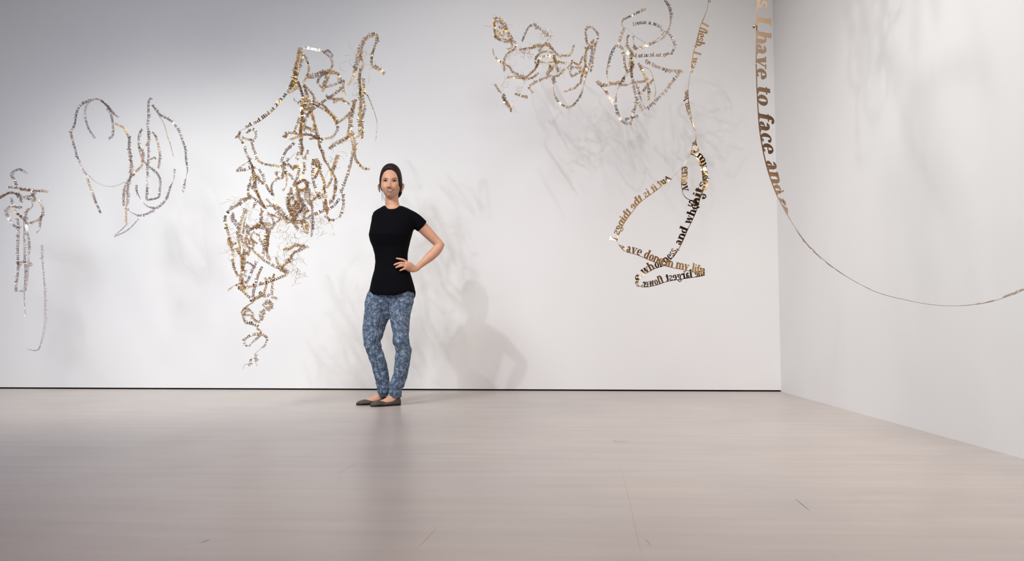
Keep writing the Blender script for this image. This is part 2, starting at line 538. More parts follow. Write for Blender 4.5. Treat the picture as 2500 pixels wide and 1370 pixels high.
# her left arm, hand on hip
ARM = [((1001, 528, .01), (.044, .046)), ((1014, 540, .015), (.043, .045)), ((1030, 554, .03), (.041, .043)), ((1046, 570, .045), (.0385, .040)), ((1061, 585, .055), (.0345, .036)),
       ((1071.5, 596, .058), (.033, .034)), ((1071, 604, .054), (.033, .034)), ((1060, 617, .04), (.0355, .035)), ((1046, 630, .025), (.032, .031)), ((1036, 639, .012), (.0262, .026)), ((1028, 646, .0), (.0225, .021)), ((1021, 651.5, -.018), (.0195, .0165)), ((1014, 655, -.038), (.018, .013))]
body.tube([P(*a) for a, _ in ARM], [r for _, r in ARM], k=20)
body.tube([P(1062, 597, .056), P(1074, 597.5, .060), P(1081, 597.8, .062), P(1085.5, 598, .063)], (.030, .026, .0165, .006), k=16)
body.tube([P(*a) for a, _ in HAND], [r for _, r in HAND], k=18)
for pts, rr in zip(FINGERS, FR):
    body.tube([P(*a) for a in pts], rr, k=10)
    body.tube([P(*pts[-1]), P(pts[-1][0] - .9, pts[-1][1] + .15, pts[-1][2] + .002)], [rr[-1], rr[-1] * .6], k=10)
body.tube([P(1010, 652, -.045), P(1004, 644.5, -.030), P(1000.5, 643, -.004), P(998, 644, .022)], (.0115, .0105, .0095, .0075), k=10)
# her right arm goes behind her back
body.tube([P(927, 536, .02), P(920, 556, .06), P(921, 590, .11), P(926, 612, .13), P(940, 632, .135), P(960, 645, .13), P(975, 650, .125)], (.030, .037, .036, .034, .030, .023, .020), k=16)


# feet
def foot(heel, toe, width, ankle, mb_skin):
    ax = toe - heel
    L = np.linalg.norm(ax); ax /= L
    side = np.array((-ax[1], ax[0], 0))
    S = [(0.00, .30, .040), (.04, .62, .054), (.12, .78, .056), (.25, .80, .046), (.40, .86, .036), (.52, .95, .033), (.62, 1.0, .036), (.72, 1.0, .037), (.82, .93, .034), (.91, .74, .028), (.97, .45, .021), (1.0, .16, .014)]
    rings = []
    a = np.linspace(0, 2 * math.pi, 24, endpoint=False)
    for s, w, h in S:
        c = heel + ax * (s * L)
        rr = []
        for t in a:
            y, z = math.cos(t), math.sin(t)
            z = z * h * 0.5 + h * 0.5
            z = max(z, 0.006)
            rr.append(c + side * (width / 2 * w * math.copysign(abs(y) ** .75, y)) + (0, 0, z))
        rings.append(rr)
    shoe = MB(); shoe.rings(rings)
    sole = MB()
    sr = []
    for s, w, h in S:
        c = heel + ax * (s * L)
        sr.append([c + side * (width / 2 * (w * 1.02) * x) + (0, 0, z) for x, z in ((-1, 0.0005), (1, 0.0005), (1, .005), (-1, .005))])
    sole.rings(sr)
    T = [(.09, .44, .060, .028), (.14, .54, .080, .04), (.22, .62, .088, .05), (.34, .70, .074, .045), (.48, .76, .056, .035), (.60, .80, .044, .03), (.70, .70, .036, .025)]
    fr = []
    for s, w, top, half in T:
        c = heel + ax * (s * L) + (0, 0, top - half)
        fr.append([c + side * (width / 2 * w * math.cos(t)) + (0, 0, half * math.sin(t)) for t in a])
    mb_skin.rings(fr)
    mb_skin.tube([heel + ax * (.17 * L) + (0, 0, .06), heel + ax * (.17 * L) + (0, 0, .10), ankle], (.030, .030, .032), k=16)
    return shoe, sole


shoe_B = foot(onfloor(977.5, 989.2), onfloor(904.5, 993.2), .085, P(965, 958, 0.0), body)
shoe_A = foot(onfloor(945, 986.6), onfloor(869.5, 989.4), .085, P(937, 958, .05), body)

skin = remeshed(body, 'body', skin_m, person, PB, 0.0036, 3)
skin['label'] = 'bare skin of face, arm and feet'
dgm = skin.data
bvh = BVHTree.FromPolygons([v.co.copy() for v in dgm.vertices], [tuple(p.vertices) for p in dgm.polygons])


def on_skin(u, v, lift=0.001, tree=None):
    d = Vector(ray(u, v)).normalized()
    loc, no, idx, dist = (tree or bvh).ray_cast(Vector(CAM) - Vector(PB), d)
    if loc is None:
        loc = Vector(P(u, v, -.1) - PB)
    return np.array(loc - d * lift)


def patch(name, outline, m, parent, lift=0.0012, grid=None, tree=None, thick=0.0008):
    """Thin solid patch lying on the skin, from a top edge and a bottom edge given in picture points."""
    top, bot = outline
    top, bot = catmull(top, 4), catmull(bot, 4)
    n = min(len(top), len(bot))
    v, f = [], []
    rows = 4
    for layer, lf in ((0, lift), (1, lift - thick - 0.002)):
        for i in range(n):
            a, b = top[i * (len(top) - 1) // (n - 1)], bot[i * (len(bot) - 1) // (n - 1)]
            for k in range(rows + 1):
                q = a + (b - a) * k / rows
                v.append(on_skin(q[0], q[1], lf, tree))
    w = rows + 1
    o2 = n * w
    for i in range(n - 1):
        for k in range(rows):
            q = (i * w + k, i * w + k + 1, (i + 1) * w + k + 1, (i + 1) * w + k)
            f.append(q); f.append(tuple(x + o2 for x in q[::-1]))
        for k in (0, rows):
            f.append((i * w + k, (i + 1) * w + k, (i + 1) * w + k + o2, i * w + k + o2))
    return mesh_obj(name, v, f, m, parent, True)


# ---- face
def eye(cx, cy, w, flip):
    s = 1 if not flip else -1
    e = patch('eye', ([(cx - w, cy + .5), (cx - w * .4, cy - 1.5), (cx + w * .3, cy - 1.7), (cx + w, cy + .3)],
                      [(cx - w, cy + .5), (cx - w * .4, cy + 1.6), (cx + w * .4, cy + 1.6), (cx + w, cy + .3)]), white_m, person, .0016)
    patch('iris', ([(cx - 2.1, cy - .1), (cx - 1.0, cy - 1.5), (cx + 1.0, cy - 1.5), (cx + 2.1, cy - .1)],
                   [(cx - 2.1, cy - .1), (cx - 1.1, cy + 1.5), (cx + 1.1, cy + 1.5), (cx + 2.1, cy - .1)]), iris_m, e, .0026)
    patch('eyelashes', ([(cx - w - .8, cy + .9), (cx - w * .4, cy - 2.4), (cx + w * .4, cy - 2.5), (cx + w + .8, cy + .6)],
                        [(cx - w - .8, cy + 1.5), (cx - w * .4, cy - 1.0), (cx + w * .4, cy - 1.1), (cx + w + .8, cy + 1.3)]), lash_m, e, .0032)
    return e


eye(941.0, 441.6, 4.7, False)
eye(963.3, 441.8, 4.9, True)
patch('eyebrow', ([(934.8, 437.6), (938.5, 434.6), (943.0, 434.2), (947.2, 437.2)], [(934.8, 438.3), (938.5, 435.9), (943.0, 436.0), (947.0, 438.8)]), brow_m, person, .0014)
patch('eyebrow', ([(956.6, 437.2), (960.6, 434.6), (965.0, 434.2), (970.2, 437.4)], [(956.6, 438.8), (960.6, 436.2), (965.0, 435.8), (970.2, 438.1)]), brow_m, person, .0014)
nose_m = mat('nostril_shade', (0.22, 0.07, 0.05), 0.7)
for q in (948.6, 954.6):
    patch('nostril', ([(q - 1.6, 457.6), (q, 456.9), (q + 1.6, 457.6)], [(q - 1.6, 457.9), (q, 458.5), (q + 1.6, 457.9)]), nose_m, person, .0012)
mouth = patch('mouth', ([(943.6, 464.3), (947.5, 462.9), (952.3, 462.8), (957.2, 462.3), (962.6, 462.9)], [(943.6, 464.9), (947.3, 466.2), (952.3, 466.9), (957.3, 465.8), (962.6, 463.5)]), mouth_m, person, .0012)
patch('teeth', ([(946.4, 464.0), (949, 463.3), (952.3, 463.2), (955.8, 463.0), (958.6, 463.2)], [(946.4, 464.8), (949, 465.6), (952.3, 466.0), (955.8, 465.4), (958.6, 464.3)]), teeth_m, mouth, .0022)
patch('lips', ([(943.0, 464.4), (948, 461.8), (952.2, 462.0), (957, 461.3), (963.2, 462.7)], [(943.0, 464.9), (948, 463.1), (952.2, 463.2), (957, 462.7), (963.2, 463.3)]), lip_m, mouth, .0024)
patch('lips', ([(944.0, 464.9), (947.6, 465.9), (952.3, 466.4), (957.2, 465.5), (962.4, 463.3)], [(944.0, 465.4), (947.6, 468.2), (952.3, 469.9), (957.2, 468.0), (962.4, 463.9)]), lip_m, mouth, .0024)

# ---- hair: a shell over the skull that dives under the skin outside the hairline
def hair_lift(ux, uy, uz):
    q = head_pt(ux, uy, uz)
    xo, vv = q.x / MPP, 447 - q.z / MPP - 72 * q.y
    if uy > 0.02:
        V = (400, 413, 415, 417, 420, 426, 435, 446, 455, 461, 470)
        B = (0, 0, 6, 10, 14, 17.6, 20.6, 22.2, 22.8, 26, 34)
        lim = float(np.interp(vv, V, B)) - (1.2 if xo > 0 else 0)
        k = (abs(xo) - lim) * 0.45
        if vv < 415:
            k = max(k, (415 - vv) * .4)
    else:
        k = 1.0 if uz > -0.42 else 1 - (-0.42 - uz) * 10
    k = max(-1.0, min(1.0, k))
    h = 0.0065 * k if k > 0 else 0.010 * k
    if k > 0:
        h += 0.013 * gauss(uz, .95, .35) * (1 - .2 * max(uy, 0)) * k
        h += 0.004 * gauss(abs(ux), .95, .3) * max(0, uz + .3) * k
    return h


hb = MB()
head_mesh(hb, hair_lift, 140, 100)
hair = hb.build('hair', hair_m, person, True, PB)
hair['label'] = 'dark brown hair pulled back tight'
pt = MB()
pt.tube([P(962, 440, .10), P(970, 455, .095), P(975.5, 466, .085), P(974.5, 476, .08), P(969, 486, .075)], ((.012, .012), (.022, .02), (.019, .018), (.013, .012), (.003, .003)), k=14)
pt.build('ponytail', hair_m, hair, True, PB)
for pts in ([(932, 464, -.01), (934.0, 476, -.015), (935.5, 485, -.015), (940, 491.5, -.02)], [(934.5, 473, -.01), (936.8, 480, -.012), (939.5, 489, -.018)], [(931.8, 468, -.01), (931.6, 480, -.012), (934, 492, -.01)]):
    st = MB(); st.tube([P(*q) for q in pts], [.0006, .0011, .0009, .0004][:len(pts)], k=6)
    st.build('hair_strand', hair_m, hair, True, PB)

# ---- t-shirt
sh = MB()
rings = [ring_at(v, a, b, r + .004, d, -.002) for (v, a, b, r, d) in TORSO]
# scooped neckline: the first rings sag towards the front
for ri, amt in ((0, .030), (1, .020), (2, .008)):
    c = np.mean(rings[ri], axis=0)
    rings[ri] = [p + (0, 0, -amt * (1 if p[1] < c[1] + .005 else 0) * max(0.0, 1 - ((p[0] - c[0]) / .060) ** 2)) for p in rings[ri]]
hem = []
for t, p in zip(AN, ring_at(717, 900, 1016, .139)):
    cs, sn = math.cos(t), math.sin(t)            # sn < 0 is the front
    d = 0.0
    if sn < 0:
        d = -0.018 * (-sn) ** 1.5
        if cs > .35:
            d += 0.030 * ((cs - .35) / .65) * (1 if cs < .93 else .4)
    else:
        d = -0.036 * min(1, sn * 2.2)
    if cs < -.8 and sn < .3:
        d += 0.010
    hem.append(p + (0, 0, d))
sh.rings(rings + [hem])
SLV = [((985, 524, .008), (.026, .03)), ((993, 526, .008), (.044, .048)), ((1005, 532.5, .012), (.050, .052)), ((1018, 542, .02), (.050, .051)), ((1027, 550, .027), (.0485, .050)), ((1031, 553.5, .031), (.0475, .049))]
sh.tube([P(*a) for a, _ in SLV], [r for _, r in SLV], k=20)
sh.tube([P(930, 525, .01), P(923.5, 532.5, .015), P(920.5, 543, .03), P(919.5, 556, .055), P(921, 570, .08)], (.020, .038, .042, .043, .043), k=20)


def cloth_fold(p):
    q = Vector((p.x * 9 + p.z * 5, p.y * 6, p.z * 5))
    return 0.0028 * noise.noise(q) + 0.0012 * noise.noise(q * 2.7)


shirt = remeshed(sh, 't_shirt', shirt_m, person, PB, 0.006, 4, cloth_fold)
shirt['label'] = 'plain black short-sleeved t-shirt with curved hem'

# ---- jeans
jn = MB()
jn.rings([ring_at(*q[:4], q[4]) for q in PELVIS])
for leg in (LEG_A, LEG_B):
    jn.rings([ring_at(*q) for q in leg])


def denim_fold(p):
    z = p.z
    q = Vector((p.x * 14, p.y * 14, z * 30))
    w = 0.35 + 1.0 * gauss(z, .42, .10) + 1.3 * gauss(z, .12, .09) + .5 * gauss(z, .78, .08)
    return 0.0056 * w * noise.noise(q) + 0.0012 * noise.noise(q * 2.3)


jeans = remeshed(jn, 'jeans', denim_m, person, PB, 0.0055, 5, denim_fold)
jeans['label'] = 'blue acid-washed jeans bunched at the ankles'
jb = BVHTree.FromPolygons([v.co.copy() for v in jeans.data.vertices], [tuple(p.vertices) for p in jeans.data.polygons])
seam_dm = mat('dark_denim_seam', (0.022, 0.035, 0.085), 0.9)


def seam_line(pts, w):
    Q = catmull(pts, 8)
    top = [(q[0] - w, q[1]) for q in Q]
    bot = [(q[0] + w, q[1]) for q in Q]
    v, f = [], []
    for a, b in zip(top, bot):
        v += [on_skin(a[0], a[1], .0006, jb), on_skin((a[0] + b[0]) / 2, a[1], .0022, jb), on_skin(b[0], b[1], .0006, jb)]
    for i in range(len(Q) - 1):
        f += [(3 * i, 3 * i + 1, 3 * i + 4, 3 * i + 3), (3 * i + 1, 3 * i + 2, 3 * i + 5, 3 * i + 4)]
    return mesh_obj('seam', v, f, seam_dm, jeans, True)


seam_line([(933, 752), (927, 780), (920, 810), (915.5, 835), (915, 862), (921, 890), (929, 920), (932.5, 945), (933.5, 963)], .55)
seam_line([(946, 730), (947.5, 745), (949.5, 760), (951, 775)], .45)
# ---- shoes
for sh_, so_ in (shoe_B, shoe_A):
    s = sh_.build('shoe', shoe_m, person, True, PB)
    so_.build('sole', sole_m, s, False, PB)
# ---- ring on her finger
rg = MB()
c0, c1 = P(988.3, 650.2, -.0925), P(985.9, 649.7, -.099)
rg.tube([c0, c1], (.0112, .0112), k=16)
ring = rg.build('ring', silver_m, person, True, PB)

# ------------------------------------------------------------------ cut-out lettering
# every glyph is a list of strips; a strip is a row of (left, right) point pairs. x-height 1, ascender 1.5
def RC(x0, y0, x1, y1):
    return [((x0, y0), (x1, y0)), ((x0, y1), (x1, y1))]


def QD(a, b, c, d):
    return [(a, b), (d, c)]


def AR(cx, cy, rx, ry, tx, ty, a0=0, a1=360):
    return ('arc', cx, cy, rx, ry, tx, ty, a0, a1)


W, T = .27, .10                      # thick and thin strokes


def stem(x, y0, y1, top=True, bot=True, w=W):
    o = [RC(x, y0, x + w, y1)]
    if bot:
        o.append(RC(x - .09, y0, x + w + .09, y0 + .085))
    if top:
        o.append(QD((x - .11, y1 - .13), (x + .02, y1 - .13), (x + w, y1), (x - .11, y1 - .04)))
    return o


ARCH = lambda x: [AR(x, .60, .38, .42, .25, .13, 0, 150)]
G = {
    'a': (.86, [AR(.34, .66, .32, .36, .25, .11, 0, 165), RC(.41, .1, .66, .68), AR(.32, .27, .31, .29, .22, .09, 60, 330), RC(.60, 0, .86, .10)]),
    'b': (.92, stem(.04, 0, 1.5, bot=False) + [AR(.46, .48, .42, .50, .25, .10, -150, 150)]),
    'c': (.78, [AR(.42, .5, .42, .52, .25, .10, 45, 322), AR(.62, .76, .13, .13, .12, .12)]),
    'd': (.94, [AR(.42, .48, .42, .50, .25, .10, 30, 330), RC(.55, 0, .82, 1.5), QD((.42, 1.38), (.56, 1.38), (.82, 1.5), (.42, 1.46)), RC(.75, 0, .94, .085)]),
    'e': (.82, [AR(.42, .5, .42, .52, .25, .10, 0, 318), RC(.2, .46, .80, .55)]),
    'f': (.62, [RC(.12, 0, .39, 1.2), RC(.02, 0, .52, .085), AR(.44, 1.16, .32, .36, .26, .12, 30, 180), RC(0, .90, .60, 1.0), AR(.62, 1.32, .12, .12, .11, .11)]),
    'g': (.86, [AR(.38, .64, .36, .38, .22, .10), AR(.40, -.18, .40, .28, .14, .12), QD((.12, .30), (.30, .30), (.34, .02), (.14, .02)), RC(.64, .84, .86, .98)]),
    'h': (.98, stem(.07, 0, 1.5) + ARCH(.52) + [RC(.63, 0, .90, .62), RC(.56, 0, .98, .085)]),
    'i': (.48, stem(.10, 0, 1.0) + [AR(.24, 1.30, .155, .155, .15, .15)]),
    'j': (.44, [RC(.12, -.2, .39, 1.0), AR(.12, -.2, .27, .25, .2, .12, -140, 0), AR(.25, 1.30, .155, .155, .15, .15)]),
    'k': (.96, stem(.06, 0, 1.5) + [QD((.30, .42), (.42, .36), (.86, .95), (.70, .95)), QD((.40, .52), (.58, .66), (.96, .0), (.66, .0)), RC(.60, .92, .96, 1.0), RC(.56, 0, 1.0, .085)]),
    'l': (.48, stem(.10, 0, 1.5)),
    'm': (1.46, stem(.06, 0, 1.0) + ARCH(.50) + [RC(.61, 0, .88, .62), RC(.54, 0, .95, .085)] + ARCH(1.05) + [RC(1.16, 0, 1.43, .62), RC(1.09, 0, 1.50, .085)]),
    'n': (.98, stem(.06, 0, 1.0) + ARCH(.52) + [RC(.63, 0, .90, .62), RC(.56, 0, .98, .085)]),
    'o': (.88, [AR(.44, .5, .43, .52, .26, .10)]),
    'p': (.94, stem(.06, -.45, 1.0) + [AR(.48, .5, .42, .52, .25, .10, -150, 150)]),
    'q': (.92, [AR(.42, .5, .42, .52, .25, .10, 30, 330), RC(.56, -.45, .83, 1.0), RC(.48, -.45, .92, -.37)]),
    'r': (.74, stem(.06, 0, 1.0) + [AR(.52, .62, .30, .38, .24, .14, 50, 160), AR(.62, .82, .14, .14, .13, .13)]),
    's': (.70, [AR(.34, .74, .30, .28, .16, .13, 20, 275), AR(.36, .26, .33, .28, .18, .13, -165, 95), RC(.55, .70, .63, .98), RC(.04, .02, .12, .32)]),
    't': (.60, [RC(.12, .2, .39, 1.3), RC(0, .88, .58, 1.0), AR(.40, .26, .28, .28, .26, .13, 180, 330), QD((.02, .95), (.2, .95), (.39, 1.3), (.28, 1.3))]),
    'u': (.98, [RC(.09, .4, .36, 1.0), RC(-.02, .9, .2, 1.0), AR(.46, .40, .37, .42, .25, .13, 180, 330), RC(.60, 0, .87, 1.0), RC(.48, .9, .7, 1.0), RC(.80, 0, .98, .085)]),
    'v': (.94, [QD((.36, 0), (.56, 0), (.36, 1.0), (.06, 1.0)), QD((.44, 0), (.54, 0), (.84, 1.0), (.72, 1.0)), RC(-.02, .915, .44, 1.0), RC(.58, .915, .96, 1.0)]),
    'w': (1.36, [QD((.32, 0), (.50, 0), (.34, 1.0), (.05, 1.0)), QD((.40, 0), (.50, 0), (.72, .95), (.62, .95)), QD((.84, 0), (1.02, 0), (.84, 1.0), (.55, 1.0)), QD((.92, 0), (1.02, 0), (1.26, 1.0), (1.14, 1.0)), RC(-.03, .915, .42, 1.0), RC(1.02, .915, 1.38, 1.0)]),
    'x': (.94, [QD((.58, 0), (.92, 0), (.36, 1.0), (.04, 1.0)), QD((.08, 0), (.22, 0), (.82, 1.0), (.68, 1.0)), RC(0, 0, .36, .085), RC(.58, .915, .94, 1.0)]),
    'y': (.94, [QD((.36, .02), (.58, .02), (.36, 1.0), (.06, 1.0)), QD((.26, -.40), (.40, -.40), (.84, 1.0), (.72, 1.0)), RC(-.02, .915, .44, 1.0), RC(.58, .915, .96, 1.0), AR(.20, -.30, .14, .14, .13, .13)]),
    'z': (.80, [RC(.04, .9, .74, 1.0), RC(.04, 0, .76, .1), QD((.04, .05), (.36, .05), (.74, .95), (.44, .95))]),
    'I': (.66, [RC(.18, 0, .48, 1.45), RC(.03, 0, .63, .10), RC(.03, 1.35, .63, 1.45)]),
    'O': (1.2, [AR(.6, .72, .58, .75, .32, .11)]),
    'K': (1.3, [RC(.12, 0, .42, 1.45), RC(0, 0, .55, .1), RC(0, 1.35, .55, 1.45), QD((.42, .6), (.56, .55), (1.12, 1.4), (.94, 1.4)), QD((.58, .8), (.78, 1.0), (1.28, 0), (.92, 0)), RC(.8, 1.35, 1.25, 1.45)]),
    'F': (1.05, [RC(.12, 0, .42, 1.45), RC(0, 0, .58, .1), RC(0, 1.35, 1.0, 1.45), RC(.9, 1.05, 1.0, 1.4), RC(.42, .68, .78, .78), RC(.70, .52, .78, .94)]),
    'T': (1.15, [RC(.42, 0, .72, 1.45), RC(.26, 0, .88, .1), RC(.02, 1.33, 1.12, 1.45), RC(.02, 1.0, .11, 1.4), RC(1.03, 1.0, 1.12, 1.4)]),
    'W': (1.7, [QD((.44, 0), (.62, 0), (.40, 1.45), (.08, 1.45)), QD((.52, 0), (.62, 0), (.92, 1.4), (.82, 1.4)), QD((1.10, 0), (1.28, 0), (1.04, 1.45), (.72, 1.45)), QD((1.18, 0), (1.28, 0), (1.58, 1.45), (1.46, 1.45)), RC(0, 1.36, .56, 1.45), RC(1.3, 1.36, 1.7, 1.45)]),
    '.': (.40, [AR(.2, .15, .15, .15, .14, .14)]),
    ',': (.40, [AR(.2, .15, .15, .15, .14, .14), QD((.12, -.28), (.18, -.30), (.34, .12), (.16, .05))]),
    ' ': (.52, []),
}


def embolden(g):
    """Heavier strokes: the cut foil letters are a bold face."""
    out = {}
    for ch, (adv, parts) in g.items():
        q = []
        for p in parts:
            if isinstance(p, tuple):
                _, cx, cy, rx, ry, tx, ty, a0, a1 = p
                q.append(AR(cx, cy, rx, ry, min(tx * 1.22, rx * .97), min(ty * 1.25, ry * .97), a0, a1))
            else:
                (a, b), (c, d) = p
                w = min(abs(b[0] - a[0]), abs(d[0] - c[0])); h = abs(c[1] - a[1])
                if .15 < w < .34 and h > .25:
                    k = .035
                    p = [((a[0] - k, a[1]), (b[0] + k, b[1])), ((c[0] - k, c[1]), (d[0] + k, d[1]))]
                elif h < .15:
                    k = .02
                    p = [((a[0], a[1] - (k if a[1] > .3 else 0)), (b[0], b[1] - (k if b[1] > .3 else 0))), ((c[0], c[1] + (k if c[1] < .3 else 0)), (d[0], d[1] + (k if d[1] < .3 else 0)))]
                q.append(p)
        out[ch] = (adv + (.03 if parts else 0), q)
    return out


G = embolden(G)
_gc = {}


def glyph(ch, det):
    """(advance, [array (n, 2, 2)])"""
    key = (ch, det)
    if key not in _gc:
        adv, parts = G[ch]
        out = []
        for p in parts:
            if isinstance(p, tuple):
                _, cx, cy, rx, ry, tx, ty, a0, a1 = p
                n = max(3, int(round((a1 - a0) / 360 * det * (0.6 if rx < .2 else 1))))
                t = np.radians(np.linspace(a0, a1, n + 1))
                o = np.stack([cx + rx * np.cos(t), cy + ry * np.sin(t)], 1)
                i = np.stack([cx + (rx - tx) * np.cos(t), cy + (ry - ty) * np.sin(t)], 1)
                out.append(np.stack([i, o], 1))
            else:
                out.append(np.array(p, float))
        _gc[key] = (adv, out)
    return _gc[key]


_fc = {}


def strip_faces(n):
    """Faces of a solid strip with n pairs: vertex order pair-major, (Lf, Rf, Lb, Rb)."""
    if n not in _fc:
        f = []
        for i in range(n - 1):
            a, b = 4 * i, 4 * (i + 1)
            f += [(a, a + 1, b + 1, b), (a + 3, a + 2, b + 2, b + 3), (a + 2, a, b, b + 2), (a + 1, a + 3, b + 3, b + 1)]
        f += [(0, 2, 3, 1), (4 * n - 4, 4 * n - 3, 4 * n - 1, 4 * n - 2)]
        _fc[n] = np.array(f)
    return _fc[n]


class Strand:
    """A bent strip of foil: a base line in space and a direction in which the letters stand."""
    def __init__(self, uvy, ang, ds):
        q = catmull(uvy, 14)
        p = np.array([at(*r) for r in q])
        s = np.concatenate([[0], np.cumsum(np.linalg.norm(np.diff(p, axis=0), axis=1))])
        keep = np.concatenate([[True], np.diff(s) > 1e-7])
        p, s, q = p[keep], s[keep], q[keep]
        self.L = s[-1]
        n = max(3, int(self.L / ds))
        self.ds = self.L / (n - 1)
        S = np.linspace(0, self.L, n)
        self.p = np.stack([np.interp(S, s, p[:, k]) for k in range(3)], 1)
        t = np.gradient(self.p, axis=0)
        t /= np.linalg.norm(t, axis=1)[:, None]
        d = self.p - CAM
        d /= np.linalg.norm(d, axis=1)[:, None]
        nn = np.cross(t, d)
        nn /= np.linalg.norm(nn, axis=1)[:, None] + 1e-9
        w = np.cross(nn, t)
        # where along the strand each angle key sits
        ks = np.linspace(0, self.L, len(ang)) if not isinstance(ang[0], tuple) else np.array([a[0] for a in ang]) * self.L
        kv = np.array([a if not isinstance(a, tuple) else a[1] for a in ang], float)
        A = np.radians(np.interp(S, ks, kv))
        if n > 12:
            k = max(1, n // 40)
            ker = np.ones(2 * k + 1) / (2 * k + 1)
            A = np.convolve(np.pad(A, k, 'edge'), ker, 'valid')
        self.up = nn * np.cos(A)[:, None] + w * np.sin(A)[:, None]
        self.nr = np.cross(t, self.up)

    def map(self, X, Y, th):
        f = np.clip(X / self.ds, 0, len(self.p) - 1.001)
        i = f.astype(int); r = (f - i)[..., None]
        b = self.p[i] * (1 - r) + self.p[i + 1] * r
        u = self.up[i] * (1 - r) + self.up[i + 1] * r
        n = self.nr[i] * (1 - r) + self.nr[i + 1] * r
        c = b + u * Y[..., None]
        return c + n * th / 2, c - n * th / 2


def strips_mesh(st, strips, th):
    """strips: list of arrays (n, 2, 2) in (along, height) metres."""
    allp = np.concatenate([s.reshape(-1, 2) for s in strips])
    fr, bk = st.map(allp[:, 0], allp[:, 1], th)
    V, F, o, k = [], [], 0, 0
    for s in strips:
        n = len(s)
        a = fr[o:o + 2 * n].reshape(n, 2, 3); b = bk[o:o + 2 * n].reshape(n, 2, 3)
        V.append(np.concatenate([a, b], 1).reshape(-1, 3))
        F.append(strip_faces(n) + k)
        o += 2 * n; k += 4 * n
    return np.concatenate(V), np.concatenate(F)


def np_mesh(name, V, F, m, parent, off):
    me = bpy.data.meshes.new(name)
    V = V - np.asarray(off)
    me.vertices.add(len(V)); me.vertices.foreach_set('co', V.ravel().astype(np.float32))
    nf = len(F)
    me.loops.add(nf * 4); me.loops.foreach_set('vertex_index', F.ravel().astype(np.int32))
    me.polygons.add(nf)
    me.polygons.foreach_set('loop_start', np.arange(0, nf * 4, 4, dtype=np.int32))
    me.update(calc_edges=True)
    me.validate()
    me.shade_flat()
    me.materials.append(m)
    return link(bpy.data.objects.new(name, me), parent)


def ribbon(parent, off, uvy, text, xh, m, ang=(0,), fit=True, th=.0012, line=.0035, det=8, letters=False, slant=0.0, ds=.004, name='text_ribbon', smax=1.5, bar=None):
    st = Strand(uvy, list(ang), ds)
    nat = sum(G[c][0] for c in text) * xh
    if fit == 'repeat':
        n = max(1, int(round(st.L / nat + .3)))
        text = (text + ' ') * n
        out, w = '', 0
        for c in text:
            w += G[c][0] * xh
            if w > st.L:
                break
            out += c
        text = out or 'i'
        nat = sum(G[c][0] for c in text) * xh
    sc = min(smax, st.L / nat) if fit else 1.0
    x = 0.0
    glyphs = []
    for c in text:
        adv, parts = glyph(c, det)
        if x + adv * xh * sc > st.L + 1e-6:
            break
        if parts:
            glyphs.append([np.stack([x + (p[..., 0] + slant * p[..., 1]) * xh * sc, p[..., 1] * xh + line * .6], -1) for p in parts])
        x += adv * xh * sc
    n = max(2, int(st.L / (ds * 1.5)))
    X = np.linspace(0, st.L, n)
    base = np.stack([np.stack([X, np.zeros(n)], 1), np.stack([X, np.full(n, line)], 1)], 1)
    if letters:
        V, F = strips_mesh(st, [base], th)
        o = np_mesh(name, V, F, m, parent, off)
        for g in glyphs:
            V, F = strips_mesh(st, g, th)
            np_mesh('letter', V, F, m, o, off)
    else:
        V, F = strips_mesh(st, [base] + [p for g in glyphs for p in g], th)
        o = np_mesh(name, V, F, m, parent, off)
    return o


def gold(name, color, rough, bump=0.15):
    m = mat(name, color, rough, 1.0)
    nt = m.node_tree
    b = nt.nodes['Principled BSDF']
    tc = nt.nodes.new('ShaderNodeTexCoord')
    nz = nt.nodes.new('ShaderNodeTexNoise'); nz.inputs['Scale'].default_value = 35; nz.inputs['Detail'].default_value = 2
    bp = nt.nodes.new('ShaderNodeBump'); bp.inputs['Strength'].default_value = bump; bp.inputs['Distance'].default_value = 0.01
    nt.links.new(tc.outputs['Object'], nz.inputs['Vector'])
    nt.links.new(nz.outputs['Fac'], bp.inputs['Height'])
    nt.links.new(bp.outputs['Normal'], b.inputs['Normal'])
    return m


gold_m = gold('gold_foil', (0.66, 0.42, 0.15), 0.17, .25)
bronze_m = gold('bronze_foil', (0.52, 0.345, 0.225), 0.27, .25)
rose_m = gold('rose_foil', (0.46, 0.34, 0.33), 0.26, .25)
wire_m = gold('gold_wire', (0.60, 0.40, 0.12), 0.3, 0.0)
thread_m = mat('clear_nylon_thread', (0.75, 0.75, 0.75), 0.3)
brass_m = mat('brass_crimp', (0.55, 0.38, 0.16), 0.2, 1.0)

rnd = random.Random(11)


def T5(ox, oy, s):
    """'x,y x,y' read off a 5x enlargement whose corner is (ox, oy) -> picture points."""
    return [(ox + float(a) / 5, oy + float(b) / 5) for a, b in (q.split(',') for q in s.split())]


def with_depth(uv, y0, amp, seed, bulge=0.0):
    """Gives a traced strand its own gentle way through the depth of the piece."""
    r = random.Random(seed)
    f, ph, f2, ph2 = r.uniform(.5, 1.3), r.uniform(0, 6.28), r.uniform(1.5, 3), r.uniform(0, 6.28)
    c = r.uniform(-.5, .5) * amp
    n = len(uv)
    return [(u, v, y0 + c + amp * (.65 * math.sin(f * 6.28 * i / max(4, n) + ph) + .35 * math.sin(f2 * 6.28 * i / max(4, n) + ph2))) for i, (u, v) in enumerate(uv)]


def turns(seed, n, flat=35.0, flip=.4):
    """Slow twist of a strand, sometimes showing its back."""
    r = random.Random(seed * 7 + 3)
    a = 0.0 if r.random() > flip else 180.0
    out = []
    for i in range(n):
        out.append(a + r.uniform(-flat, flat))
        if r.random() < .16:
            a = 180.0 - a
    return out


